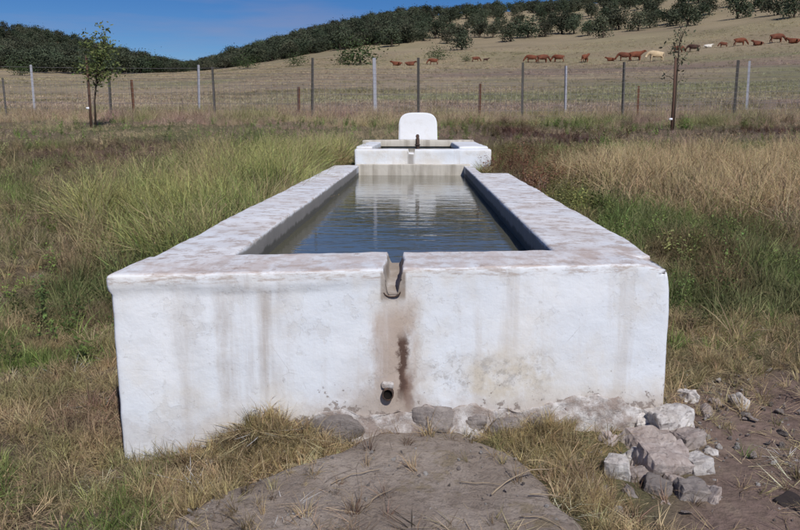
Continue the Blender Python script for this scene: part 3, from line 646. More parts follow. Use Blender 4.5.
def wire_mesh(root, Y, x0, x1, h, pitch, w):
    V = []; F = []; p0 = root.location; dy = 0.03
    def strip(a, b, off):
        k = len(V); V.extend([(a[0] - off[0], a[1], a[2] - off[1]), (a[0] + off[0], a[1], a[2] + off[1]), (b[0] + off[0], b[1], b[2] + off[1]), (b[0] - off[0], b[1], b[2] - off[1]), (a[0], a[1] + w, a[2]), (b[0], b[1] + w, b[2])])
        F.extend([(k, k + 1, k + 2, k + 3), (k + 1, k + 4, k + 5, k + 2), (k + 4, k, k + 3, k + 5)])
    xs_ = np.arange(x0, x1, pitch); zs_ = terrain(xs_, np.full(len(xs_), Y)); xs_ = xs_ - p0[0]; zs_ = zs_ - p0[2]; y_ = Y - 0.055 - p0[1]
    for a, z_ in zip(xs_, zs_): strip((a, y_, z_ + .05), (a, y_, z_ + h), (w, 0))
    for hh in np.arange(.08, h + .01, pitch):
        for i in range(0, len(xs_) - 4, 4): strip((xs_[i], y_, zs_[i] + hh), (xs_[i + 4], y_, zs_[i + 4] + hh), (0, w))
    obj('wire_mesh', mesh_from('wire_mesh', V, F, [M_wire]), root)
S_ = 'short rusty post'
fn = fence('wire_fence', 418, 24.0, 'near wire fence on dark steel posts with short rusty stakes between', [
 (-120, 72, M_dark, .055, None), (3.5, 78, M_dark, .06, None), (108.7, 78, M_dark, .06, None), (132, 80, M_rpost, .06, S_), (213, 67, M_dark, .055, None), (298, 87, M_rpost, .06, S_), (311, 58, M_dark, .055, None),
 (418.5, 58, M_dark, .06, None), (480, 84, M_rpost, .06, S_), (523.5, 63, M_dark, .07, None), (625, 62, M_dark, .055, None), (639, 86, M_rpost, .06, S_), (738, 60, M_dark, .07, 'leaning dark post'), (860, 60, M_dark, .055, None)], [1.15, 1.3, 1.45], 0.0045)
wire_mesh(fn, 24.0, -19, 19, 1.05, 0.16, 0.0035)
fence('wire_fence', 375, 27.5, 'farther wire fence on pale galvanised posts behind the dark-posted one', [
 (-140, 64, M_galv, .065, None), (31, 65, M_galv, .075, None), (197, 65, M_galv, .065, None), (375, 58, M_galv, .11, 'thickest pale post'), (567, 66, M_galv, .065, None), (750, 61, M_galv, .075, None), (930, 60, M_galv, .065, None)], [0.3, 0.6, 0.9, 1.2], 0.0035)

# ------------------------------------------------------------------ leaves, saplings, trees, bushes
def leaf_cloud(centres, n, size, seed, jit, elong=1.7):
    g = np.random.default_rng(seed); V = []; F = []; br = []
    for c_, rad in centres:
        b0 = g.random()
        for _ in range(n):
            p = np.array(c_) + g.normal(0, 1, 3) * rad * 0.5; d = g.normal(0, 1, 3); d[2] *= 0.7; d /= np.linalg.norm(d); e = np.cross(d, g.normal(0, 1, 3)); e /= np.linalg.norm(e)
            l = size * g.uniform(.6, 1.3); w = l / elong; k = len(V)
            V += [p - d * l * .5, p + e * w * .5 + d * l * .05, p + d * l * .5, p - e * w * .5 + d * l * .05]; F.append((k, k + 1, k + 2, k + 3)); br += [0.55 * b0 + 0.45 * g.random()] * 4
    return V, F, br
M = Mat('bark'); P = M.objc(); M_bark = M.fin(M.mix(M.noise(M.scale(P, (6, 6, 1)), 3, 5), (0.045, 0.035, 0.028), (0.11, 0.09, 0.07)), 0.95, 0.1)
M_oakleaf = leaf_mat('oak_leaves', (0.062, 0.086, 0.05), False, 0.12, 0, True)
M_bushleaf = leaf_mat('bush_leaves', (0.062, 0.092, 0.036), False, 0.15)
def crown_mesh(seed, w=6.4, h=4.5, n=64, k=16, ls=0.5, low=0.75, mat=None):
    g = random.Random(seed); cs = []
    lob = [(g.uniform(0, 6.28), g.uniform(0.45, 1.0), g.uniform(0.15, 0.95)) for _ in range(7)]
    for _ in range(n):
        a, q, t = g.choice(lob); a += g.gauss(0, 0.55); rr = w / 2 * min(1.05, abs(g.gauss(0.78, 0.2))) * (0.55 + 0.45 * q) * math.sqrt(max(0.05, 1 - (t * 0.92) ** 2))
        t2 = min(1, max(0, t + g.gauss(0, 0.2))); cs.append(((math.cos(a) * rr, math.sin(a) * rr, low + h * t2 * (0.75 + 0.25 * q)), g.uniform(0.75, 1.25)))
    for _ in range(n // 3): a = g.uniform(0, 6.28); rr = g.uniform(0, w * .3); cs.append(((math.cos(a) * rr, math.sin(a) * rr, low + h * g.uniform(.2, .95)), 1.1))
    return leaf_cloud(cs, k, ls, seed, 0)
def trunk_mesh(seed, h=1.7, r=0.26):
    g = random.Random(seed); parts = [tube([(0, 0, -0.5), (g.uniform(-.1, .1), 0, h * .4), (g.uniform(-.3, .3), g.uniform(-.3, .3), h)], [r * 1.25, r, r * .8], 7)]
    top = parts[0][0][14]
    for k in range(4):
        a = k * 1.57 + g.uniform(-.5, .5); L_ = g.uniform(1.2, 2.0); parts.append(tube([(0, 0, h * .8), (math.cos(a) * L_ * .5, math.sin(a) * L_ * .5, h + .5), (math.cos(a) * L_, math.sin(a) * L_, h + 1.4)], [r * .6, r * .4, r * .15], 5))
    return join(*parts)
OAK = []
for s in range(6):
    V, F, br = crown_mesh(500 + s, 6.6 + 0.5 * (s % 3), 4.0 + 0.4 * (s % 2)); cm = mesh_from('crown', V, F, [M_oakleaf]); set_attr(cm, 'br', br)
    V2, F2 = trunk_mesh(520 + s); tm = mesh_from('trunk', V2, F2, [M_bark], True)
    Vj, Fj = join((V, F), (V2, F2)); jm = mesh_from('oak_whole', Vj, Fj, [M_oakleaf, M_bark], False, [0] * len(F) + [1] * len(F2)); set_attr(jm, 'br', list(br) + [0.5] * len(V2))
    OAK.append((cm, tm, jm))
def oak(p, s, k, label, group, sq=1.0):
    r_ = empty('oak_tree', (p[0], p[1], p[2]), label, 'tree', group)
    a = rnd.uniform(0, 6.28)
    for nm, me in (('crown', OAK[k][0]), ('trunk', OAK[k][1])):
        o = obj(nm, me, r_); o.rotation_euler.z = a; o.scale = (s, s, s * sq)
ORD = 'first second third fourth fifth sixth seventh eighth ninth tenth eleventh twelfth thirteenth fourteenth fifteenth sixteenth seventeenth eighteenth nineteenth twentieth twenty-first twenty-second twenty-third twenty-fourth twenty-fifth twenty-sixth'.split()
front = sorted([(392, 47, 1.15), (408, 43, 1.0), (424, 41, .9), (462, 50, 1.15), (447, 44, .9), (480, 38, 1.0), (493, 38, 1.0), (511, 42, 1.1), (528, 38, 1.1), (545, 37, 1.0), (562, 34, 1.1), (574, 34, .9), (588, 36, 1.15),
                (603, 38, 1.0), (619, 30, 1.15), (638, 31, 1.15), (656, 23, .9), (687, 27, 1.1), (709, 15, .85), (737, 19, 1.2), (778, 15, 1.2), (794, 18, 1.0)])
used = []
for k, (px, py, s) in enumerate(front):
    g_ = ground_hit(px, py, 150); used.append(g_[:2]); rr = math.hypot(g_[0], g_[1])
    oak(g_, s * rr / 250.0 * rnd.uniform(.75, 1.2), k % 6, f'dark round oak, {ORD[k]} from the left in the front row on the right slope', 'front row of oaks on the right slope')
cnt = 0
for _ in range(4000):
    px = rnd.uniform(375, 840); r_ = rnd.uniform(238, 345)
    if px > 645 and rnd.random() < 0.72: continue
    if px < 450 and r_ < 262: continue
    p = at_range(px, r_)
    if min(np.hypot(p[0] - u[0], p[1] - u[1]) for u in used) < 7.6: continue
    used.append(p[:2]); cnt += 1
    os_ = rnd.uniform(0.55, 1.25); ref = 'left of the grey-green bush' if px < 430 else 'above the grey-green bush' if px < 475 else 'above the two small calves' if px < 515 else 'above the trio of red cows' if px < 570 else 'above the single red cow' if px < 605 else 'above the cream cow' if px < 665 else 'above the dark cow' if px < 725 else 'near the right edge'
    oak(p, os_, rnd.randrange(6), f"{'small' if os_ < .78 else 'middling' if os_ < 1.02 else 'large'} dark oak {'just behind' if r_ < 275 else 'well behind' if r_ < 310 else 'far behind'} the front row, {ref}", 'oaks behind the front row on the right slope', rnd.uniform(.85, 1.1))
    if cnt >= 72: break

def points_gn(name, pos, rot, scl, col, protos, label, cat):
    """one uncountable growth: a cloud of points that carries small plants"""
    me = bpy.data.meshes.new(name); me.vertices.add(len(pos)); me.vertices.foreach_set('co', np.asarray(pos, np.float32).ravel())
    set_attr(me, 'rot', rot, 'FLOAT_VECTOR'); set_attr(me, 'scl', scl, 'FLOAT_VECTOR'); set_attr(me, 'idx', rng.integers(0, len(protos), len(pos)), 'INT')
    set_attr(me, 'gcol', np.concatenate([col, np.ones((len(col), 1))], 1), 'FLOAT_COLOR')
    o = obj(name, me, None, None, label, cat, None, 'stuff')
    ng = bpy.data.node_groups.new(name, 'GeometryNodeTree'); ng.interface.new_socket('Geometry', in_out='INPUT', socket_type='NodeSocketGeometry'); ng.interface.new_socket('Geometry', in_out='OUTPUT', socket_type='NodeSocketGeometry')
    nn = ng.nodes; gi = nn.new('NodeGroupInput'); go = nn.new('NodeGroupOutput'); ip = nn.new('GeometryNodeInstanceOnPoints'); jg = nn.new('GeometryNodeJoinGeometry')
    for pm in protos:
        po = bpy.data.objects.new(pm.name, pm); oi = nn.new('GeometryNodeObjectInfo'); oi.inputs['Object'].default_value = po; oi.inputs['As Instance'].default_value = True
        ng.links.new(oi.outputs['Geometry'], jg.inputs[0])
    def na(n_, t_):
        a = nn.new('GeometryNodeInputNamedAttribute'); a.data_type = t_; a.inputs[0].default_value = n_; return a.outputs[0]
    ip.inputs['Pick Instance'].default_value = True
    ng.links.new(gi.outputs[0], ip.inputs['Points']); ng.links.new(jg.outputs[0], ip.inputs['Instance']); ng.links.new(na('idx', 'INT'), ip.inputs['Instance Index'])
    e2r = nn.new('FunctionNodeEulerToRotation'); ng.links.new(na('rot', 'FLOAT_VECTOR'), e2r.inputs[0]); ng.links.new(e2r.outputs[0], ip.inputs['Rotation'])
    ng.links.new(na('scl', 'FLOAT_VECTOR'), ip.inputs['Scale']); ng.links.new(ip.outputs[0], go.inputs[0])
    md = o.modifiers.new('plants', 'NODES'); md.node_group = ng; return o
def wood(name, label, n, pxr, rr_, dens, smin, smax):
    P_ = []
    for _ in range(n * 6):
        px = rnd.uniform(*pxr); r_ = rnd.uniform(*rr_)
        if rnd.random() > dens(px, r_): continue
        P_.append((px, r_))
        if len(P_) >= n: break
    pos = np.array([at_range(px, r_) for px, r_ in P_]); s = rng.uniform(smin, smax, len(pos)) * np.array([1 - .45 * math.exp(-((px - 192) / 34) ** 2) for px, r_ in P_]); pos[:, 2] -= 0.15
    rot = np.stack([0 * s, 0 * s, rng.uniform(0, 6.28, len(s))], 1)
    points_gn(name, pos, rot, np.stack([s, s, s * rng.uniform(.75, 1.05, len(s))], 1), np.ones((len(s), 3)), [q[2] for q in OAK], label, 'wood')
wood('wooded_hill', 'dark dense oak wood covering the far hill on the left', 1500, (-330, 235), (240, 600), lambda p, r: 1.0, 0.7, 1.25)
wood('wooded_ridge', 'dark oak wood covering the middle ridge up to its crest', 1100, (205, 420), (248, 470), lambda p, r: float(sstep(245, 262, r)), 0.65, 1.1)
wood('hilltop_wood', 'distant oak wood along the top of the right hill', 230, (400, 900), (345, 470), lambda p, r: 1.0 if p < 660 else 0.45, 0.7, 1.15)

V, F, br = crown_mesh(900, 2.0, 1.15, 40, 14, 0.17, 0.08); BUSH = mesh_from('foliage', V, F, [M_bushleaf]); set_attr(BUSH, 'br', br)
V, F = tube([(0, 0, -.1), (0.02, 0, .4), (.05, .02, .7)], [.06, .05, .02], 6); BUSHT = mesh_from('stem', V, F, [M_bark])
for px, py, wpx, lab in [(360, 65, 34, 'wide green bush alone at the foot of the middle ridge'), (345, 64.5, 16, 'small green bush touching the wide bush\'s left side'), (298, 66, 16, 'dark bush in the pasture left of the wide bush'), (248, 69, 18, 'low dark bush below the low point of the skyline'),
                         (438, 60, 17, 'grey-green bush between the grazing cattle and the front oaks'), (183, 72, 12, 'small bush at the edge of the left pasture'), (150, 73, 22, 'dark round bush right of the leafy sapling at the wood\'s edge'), (466, 62, 9, 'tiny bush in the pasture below the front oaks'), (20, 76, 16, 'dark bush at the foot of the left hill')]:
    g_ = ground_hit(px, py, 60); s = wpx * math.hypot(*g_[:2]) / FPX / 2.0
    r_ = empty('bush', g_, lab, 'bush', 'bushes dotted over the pasture')
    for nm, me in (('foliage', BUSH), ('stem', BUSHT)): o = obj(nm, me, r_); o.scale = (s, s, s * 0.85); o.rotation_euler.z = rnd.uniform(0, 6)

def sapling(px, by, ty, Y, lab, spec, leaf, twigs, nleaf, stake_px, stake_top, stake_lab, tag_py):
    p = at_depth(px, by, Y); g_ = np.array((p[0], Y, T(p[0], Y))); top = at_depth(px, ty, Y)[2] - g_[2]
    r_ = empty('sapling', g_, lab, 'tree', 'staked saplings before the fence')
    parts = [tube([(0, 0, -.1), (.02, 0, top * .3), (spec * .3, 0, top * .65), (spec, 0.05, top)], [.028, .024, .016, .004], 6)]; cs = []
    for k in range(twigs):
        t = rnd.uniform(.42, .95); a = rnd.uniform(0, 6.28); L_ = rnd.uniform(.2, .55) * (1.15 - 0.3 * t); b_ = np.array((spec * t * t, 0, top * t)); e = b_ + np.array((math.cos(a) * L_, math.sin(a) * L_, rnd.uniform(.12, .5)))
        parts.append(tube([tuple(b_), tuple((b_ + e) / 2 + np.array((0, 0, .03))), tuple(e)], [.008, .006, .002], 4)); cs += [(tuple(e), .2), (tuple((b_ + e) / 2), .16)]
    V, F = join(*parts); obj('trunk', mesh_from('trunk', V, F, [M_bark], True), r_)
    V, F, br = leaf_cloud(cs, nleaf, .09, int(px), 0, 2.0); m_ = mesh_from('crown', V, F, [leaf]); set_attr(m_, 'br', br); obj('crown', m_, r_)
    sp = at_depth(stake_px, by, Y - 0.1); sg = np.array((sp[0], Y - 0.1, T(sp[0], Y - 0.1))); h = at_depth(stake_px, stake_top, Y - 0.1)[2] - sg[2]
    V, F = tube([(0, 0, -.3), (0.01, 0, h * .5), (0, 0, h)], [.033, .031, .028], 7); so = obj('wooden_stake', mesh_from('wooden_stake', V, F, [M_stake], True), None, sg, stake_lab, 'stake', 'stakes of the saplings')
    tz = at_depth(stake_px, tag_py, Y)[2] - sg[2]
    V, F = lattice_box(np.linspace(-.08, .0, 4), np.linspace(-.05, -.035, 2), np.linspace(tz - .03, tz + .02, 4), .003, .012, 14); obj('tag', mesh_from('tag', V, F, [M_clean], True), so)
M = Mat('stake_wood'); P = M.objc(); M_stake = M.fin(M.mix(M.noise(M.scale(P, (20, 20, 2)), 2, 5), (0.085, 0.05, 0.04), (0.15, 0.095, 0.07)), 0.9, 0.1)
M_sapl = leaf_mat('sapling_leaves', (0.17, 0.21, 0.075), False, 0.35); M_sapl2 = leaf_mat('sapling_leaves_grey', (0.14, 0.15, 0.09), False, 0.3)
sapling(96, 132, 38, 19.5, 'leafy yellow-green sapling tied to a stake on the left', 0.45, M_sapl, 34, 16, 91.5, 56, 'dark wooden stake holding the leafy sapling on the left', 108)
sapling(672.5, 135, 28, 19.5, 'thin nearly bare sapling with sparse leaves on the right', 0.06, M_sapl2, 13, 7, 671, 58, 'dark wooden stake of the thin sapling on the right', 119)

# ------------------------------------------------------------------ cattle
def cow_mesh(name, pose):
    bm = bmesh.new(); sk = bm.verts.layers.skin.verify(); vs = {}
    zb = 0.98 if pose != 'lying' else 0.48
    def v(k, p, rx, ry): a = bm.verts.new(p); a[sk].radius = (rx, ry); vs[k] = a
    v('rump', (-.78, 0, zb + .03), .29, .33); v('belly', (-.2, 0, zb - .08), .38, .44); v('chest', (.42, 0, zb - .03), .32, .42); v('wither', (.66, 0, zb + .12), .18, .26)
    if pose == 'graze': nk, hd, mz = (.98, 0, .84), (1.22, 0, .5), (1.36, 0, .2)
    elif pose == 'stand': nk, hd, mz = (.98, 0, 1.25), (1.2, 0, 1.42), (1.5, 0, 1.28)
    else: nk, hd, mz = (.95, 0, .74), (1.14, 0, .86), (1.42, 0, .72)
    v('neck', nk, .13, .18); v('head', hd, .12, .13); v('muz', mz, .075, .08)
    E_ = [('rump', 'belly'), ('belly', 'chest'), ('chest', 'wither'), ('wither', 'neck'), ('neck', 'head'), ('head', 'muz')]
    for s in (-1, 1):
        v(f'ear{s}', (hd[0] - .06, s * .26, hd[2] + .05), .05, .03); E_.append(('head', f'ear{s}'))
        if pose != 'lying':
            v(f'fk{s}', (.5, s * .17, .5), .095, .105); v(f'ff{s}', (.5 + s * .07, s * .17, .04), .055, .06); E_ += [('chest', f'fk{s}'), (f'fk{s}', f'ff{s}')]
            v(f'hs{s}', (-.72, s * .17, .66), .10, .13); v(f'hk{s}', (-.92, s * .17, .42), .08, .09); v(f'hf{s}', (-.84 - s * .08, s * .17, .04), .055, .06); E_ += [('rump', f'hs{s}'), (f'hs{s}', f'hk{s}'), (f'hk{s}', f'hf{s}')]
        else:
            v(f'fk{s}', (.75, s * .25, .12), .08, .09); E_.append(('chest', f'fk{s}')); v(f'hk{s}', (-.3, s * .42, .14), .1, .12); E_.append(('rump', f'hk{s}'))
    v('t1', (-1.04, 0, zb + .12), .045, .045); v('t2', (-1.12, 0, zb - .45), .03, .03); E_ += [('rump', 't1'), ('t1', 't2')]
    for a, b in E_: bm.edges.new((vs[a], vs[b]))
    me = bpy.data.meshes.new(name + '_skeleton'); bm.to_mesh(me); bm.free(); o = bpy.data.objects.new(name, me); COL.objects.link(o)
    for d in me.skin_vertices[0].data: d.use_root = False
    me.skin_vertices[0].data[0].use_root = True
    o.modifiers.new('skin', 'SKIN').use_smooth_shade = True; sb = o.modifiers.new('sub', 'SUBSURF'); sb.levels = 1; sb.render_levels = 1
    dg = bpy.context.evaluated_depsgraph_get(); dg.update(); out = bpy.data.meshes.new_from_object(o.evaluated_get(dg)); bpy.data.objects.remove(o); out.name = name
    z0 = min(q.co.z for q in out.vertices)
    for q in out.vertices: q.co.z -= z0
    return out
def hide_mat(name, a, b):
    M = Mat(name); P = M.objc(); return M.fin(M.mix(M.mr(M.noise(P, 1.8, 4), 0.4, 0.65), a, b), 0.8, 0.2)
HIDE = {'red': hide_mat('hide_red', (0.15, 0.05, 0.028), (0.21, 0.075, 0.04)), 'dark': hide_mat('hide_dark', (0.055, 0.03, 0.024), (0.09, 0.045, 0.033)), 'brown': hide_mat('hide_brown', (0.13, 0.048, 0.03), (0.19, 0.07, 0.04)), 'cream': hide_mat('hide_cream', (0.52, 0.40, 0.25), (0.62, 0.5, 0.33)), 'white': hide_mat('hide_white', (0.66, 0.63, 0.56), (0.74, 0.71, 0.65))}
COWM = {}
for pose in ('graze', 'stand', 'lying'):
    b_ = cow_mesh('cow_' + pose, pose)
    for h_ in HIDE: m_ = b_.copy(); m_.materials.clear(); m_.materials.append(HIDE[h_]); COWM[pose, h_] = m_
G = 'cattle grazing across the pasture'
for px, py, s, pose, hd, rz, lab in [
 (397, 66, .95, 'lying', 'red', 3.2, 'leftmost red cow, lying above the headstone'), (410, 66, .95, 'lying', 'brown', 0.1, 'brown cow lying just right of the leftmost red cow'), (433, 65, .9, 'graze', 'red', 3.0, 'small red cow below the grey-green bush'),
 (476, 62, .75, 'graze', 'brown', 0.3, 'small brown calf alone in the middle pasture'), (486, 62, .5, 'stand', 'dark', 0, 'tiny dark calf right of the small brown calf'),
 (531, 62.5, 1.05, 'graze', 'red', 3.3, 'red cow at the left of the trio above the dark post'), (543, 63, 1.15, 'graze', 'brown', 0.25, 'darker red cow in the middle of the trio'), (558, 62.5, 1.05, 'graze', 'red', 2.9, 'lighter red cow at the right of the trio'), (585, 62.5, 1.1, 'stand', 'red', 0.9, 'single red cow between the trio and the cream cow'),
 (611, 61.5, .8, 'lying', 'red', 3.1, 'red calf lying at the tail of the brown cow pair'), (624, 61, 1.15, 'graze', 'brown', 3.2, 'brown cow, left one of the pair beside the cream cow'), (636, 61, 1.25, 'stand', 'red', 0.15, 'red cow, right one of the pair beside the cream cow'),
 (655, 61.5, 1.35, 'graze', 'cream', 3.05, 'pale cream cow grazing right of the red pair'), (679, 53, 1.0, 'graze', 'brown', 0.2, 'brown cow behind the thin sapling'), (693, 52, 1.05, 'graze', 'dark', 2.95, 'dark cow just right of the thin sapling'),
 (708, 48, .8, 'lying', 'white', 0.2, 'white calf lying beyond the dark cow'), (723, 47.5, .75, 'graze', 'brown', 3.0, 'small brown cow right of the white calf'), (740, 46, 1.1, 'graze', 'red', 0.1, 'red-brown cow high above the leaning post'),
 (758, 46, 1.05, 'lying', 'brown', 3.2, 'brown cow lying right of the high red-brown cow'), (777, 43, 1.25, 'graze', 'brown', 0.1, 'large brown cow near the right edge, highest of the herd'), (794, 43.5, 1.1, 'lying', 'red', 3.0, 'red cow lying at the right edge of the picture')]:
    g_ = ground_hit(px, py, 60); o = obj('cow', COWM[pose, hd], None, g_, lab, 'cow', G); o.scale = (s, s, s); o.rotation_euler.z = rz + rnd.uniform(-.2, .2)

# ------------------------------------------------------------------ grasses
def tuft(name, seed, n, h, spread, lean, w, mat, heads=0.0, seg=3, flat=False):
    g = np.random.default_rng(seed); V = []; F = []; bt = []; br = []
    for _ in range(n):
        a = g.uniform(0, 6.283); b = a + g.normal(0, .5); rad = spread * math.sqrt(g.random()); p0 = np.array((math.cos(a) * rad, math.sin(a) * rad, -0.02))
        L_ = h * g.uniform(.45, 1.0); ln = abs(g.normal(lean, lean * .5)) + .05; d = np.array((math.cos(b), math.sin(b), 0)); e = np.array((-d[1], d[0], 0)); ww = w * g.uniform(.6, 1.3); r0 = g.random(); k = len(V)
        e = e * math.cos(r0 * 6) + np.array((0, 0, 1)) * 0.0 + d * math.sin(r0 * 6) if not flat else e
        for s in range(seg + 1):
            t = s / seg
            if flat: p = p0 + d * L_ * t + np.array((0, 0, 0.03 + 0.02 * math.sin(t * 3.1 + r0 * 6) + ln * .12 * t))
            else:
                th = ln * (0.35 + t * 1.1); p = p0 + d * L_ * t * math.sin(min(th, 1.9)) + np.array((0, 0, L_ * t * math.cos(min(th, 1.45))))
            q = ww * (1 - t ** 2 * .85) / 2
            V += [p - e * q, p + e * q]; bt += [t, t]; br += [r0, r0]
            if s: F.append((k + 2 * s - 2, k + 2 * s - 1, k + 2 * s + 1, k + 2 * s))
        if g.random() < heads:          # a narrow seed head of small scales
            for _s in range(5):
                q = p + (p - V[-4]) * (-.25 + .22 * _s) + g.normal(0, .006 * h, 3); u = g.normal(0, 1, 3); u /= np.linalg.norm(u); z_ = np.array((0, 0, 1)) * h * .013; k2 = len(V)
                V += [q - z_, q + u * w * .3, q + z_, q - u * w * .3]; F.append((k2, k2 + 1, k2 + 2, k2 + 3)); bt += [.8] * 4; br += [r0 * .6 + .4] * 4
    me = mesh_from(name, V, F, [mat]); set_attr(me, 'bt', bt); set_attr(me, 'br', br); return me
def weed(name, seed, n, h, mat, leaf=.06):
    g = np.random.default_rng(seed); V = []; F = []; bt = []; br = []
    for _ in range(n):
        a = g.uniform(0, 6.28); L_ = h * g.uniform(.5, 1); ln = g.uniform(.05, .6); d = np.array((math.cos(a) * math.sin(ln), math.sin(a) * math.sin(ln), math.cos(ln))); p0 = np.array((math.cos(a), math.sin(a), 0)) * .05; r0 = g.random()
        e = np.array((-math.sin(a), math.cos(a), 0)) * .004; k = len(V); V += [p0 - e, p0 + e, p0 + d * L_ + e * .4, p0 + d * L_ - e * .4]; F.append((k, k + 1, k + 2, k + 3)); bt += [0, 0, 1, 1]; br += [r0 * .5] * 4
        for _l in range(int(g.integers(6, 12))):
            t = g.uniform(.1, 1); p = p0 + d * L_ * t; b = g.uniform(0, 6.28); o_ = np.array((math.cos(b), math.sin(b), g.uniform(-.4, .7))); l = leaf * g.uniform(.5, 1.3) * (1.25 - .6 * t); s_ = np.cross(o_, (0, 0, 1)); s_ /= np.linalg.norm(s_); k = len(V)
            V += [p, p + o_ * l * .5 + s_ * l * .28, p + o_ * l + np.array((0, 0, -l * .2)), p + o_ * l * .5 - s_ * l * .28]; F.append((k, k + 1, k + 2, k + 3)); bt += [t] * 4; br += [.5 * r0 + .5 * g.random()] * 4
    me = mesh_from(name, V, F, [mat]); set_attr(me, 'bt', bt); set_attr(me, 'br', br); return me
M_grass = leaf_mat('grass_blades', None, True, 0.3, 0.35); M_dry = leaf_mat('dry_blades', None, True, 0.2); M_weed = leaf_mat('weed_leaves', None, True, 0.25)
P_TALL = [tuft('tall_tuft', 600 + k, 22, 1.0, .12, (.3, .5, .65, .45)[k], (.008, .011, .009, .014)[k], M_grass, .3) for k in range(4)]
P_DRY = [tuft('dry_tuft', 620 + k, 20, 1.0, .14, (.35, .6, .5, .8)[k], (.008, .011, .014, .010)[k], M_dry, .5) for k in range(4)]
P_SHORT = [tuft('short_tuft', 640 + k, 24, 1.0, .16, .55, .022, M_grass) for k in range(4)]
P_LIT = [tuft('litter', 660 + k, 16, 1.0, .5, .5, .018, M_dry, 0, 3, True) for k in range(4)]
P_WEED = [weed('weed', 680 + k, 7, 1.0, M_weed, .13) for k in range(4)]
P_FAR = [tuft('pasture_tuft', 700 + k, 22, 1.0, .55, .5, .045, M_dry, 0, 2) for k in range(4)]

HALF = R(27.4 + 9)
def scatter(n, ylo, yhi, dens, xlim=None):
    """random places in the field in front of the camera, thinned by dens(x, y, zones)"""
    y = np.sqrt(rng.uniform(ylo ** 2, yhi ** 2, n)); x = y * np.tan(rng.uniform(-1, 1, n) * HALF) - 0.02 * y + rng.uniform(-.6, .6, n)
    x = x + 0
    onwall = (np.abs(x + 0.07) < 1.29) & (y > yfront(np.clip(x, -1.32, 1.18)) + 0.02) & (y < 12.5) & ~((x > 0.86) & (y > 10.28) & (y < 12.1))
    onwall |= (np.abs(x) < 1.2) & (y > 12.1) & (y < 16.2)
    z = zones(x, y); onwall |= (x > .72) & (x < 1.32) & (y > 2.62) & (y < 3.6) & (rng.random(n) < .86); keep = ~onwall & (rng.random(n) < np.clip(dens(x, y, z), 0, 1))
    x = x[keep]; y = y[keep]; z = {k: v[keep] for k, v in z.items()}; return x, y, z
def plant(name, label, cat, pts, h, hj, col, cj, protos, wid=1.0, tilt=.12, sink=0.0, wind=0.0, gain=1.3):
    x, y, z = pts; n = len(x); hh = np.minimum(h(x, y, z) * rng.uniform(1 - hj, 1 + hj, n), .68); c_ = np.clip(col(x, y, z) * gain * np.exp(rng.normal(0, cj, (n, 1))) * (.72 + .56 * fbm(x, y, .45, 110, 2))[:, None] * rng.uniform(.94, 1.06, (n, 3)), 0, 2); c_ = c_ * np.minimum(1, .58 / c_.max(1, keepdims=True))
    pos = np.stack([x, y, surf(x, y) - sink], 1); yaw_ = rng.uniform(0, 6.28, n); rot = np.stack([rng.normal(0, tilt, n), rng.normal(wind, tilt, n), yaw_], 1)
    w_ = hh * wid * rng.uniform(.8, 1.25, n); points_gn(name, pos, rot, np.stack([w_, w_, hh], 1), c_, protos, label, cat); return n
N_ = {}
clr = lambda *q: (lambda x, y, z: blend(q[0], *[(c_, m(x, y, z)) for c_, m in q[1:]]))
patch = lambda s, seed, a, b: (lambda x, y, z: sstep(a, b, fbm(x, y, s, seed)))
Z = lambda k, f=1.0: (lambda x, y, z: z[k] * f)
STRAW = (0.55, 0.43, 0.25); OLIVE = (0.23, 0.225, 0.105); GREEN = (0.125, 0.19, 0.05); DKGREEN = (0.085, 0.115, 0.045); PALEG = (0.43, 0.455, 0.165); RED = (0.17, 0.082, 0.055); PINKD = (0.33, 0.235, 0.19)

clump = lambda x, y, s_, sd: sstep(.3, .7, fbm(x, y, s_, sd, 2))
# tall pale green grass left of the trough
N_['tall'] = plant('tall_grass', 'tall pale green grass with seed heads beside the left rim', 'grass', scatter(34000, 4.6, 16, lambda x, y, z: (z['bright'] * (.2 + .75 * clump(x, y, .5, 90)) + 0.3 * z['dark'] * clump(x, y, .6, 91) + 0.05 * clump(x, y, .7, 91)) * (x < 0) + 0.05 * (x > 0)),
    lambda x, y, z: (0.27 + 0.40 * z['bright']) * (.3 + 1.15 * fbm(x, y, .55, 92, 2)) * (1 - .45 * sstep(12.5, 14.5, y)), .3, clr(OLIVE, (PALEG, Z('bright', .9)), (GREEN, Z('dark', .7)), (GREEN, patch(.6, 61, .48, .6)), ((.42, .34, .2), patch(.45, 60, .52, .64))), .38, P_TALL, 1.0, .32, 0, .16, 1.2)
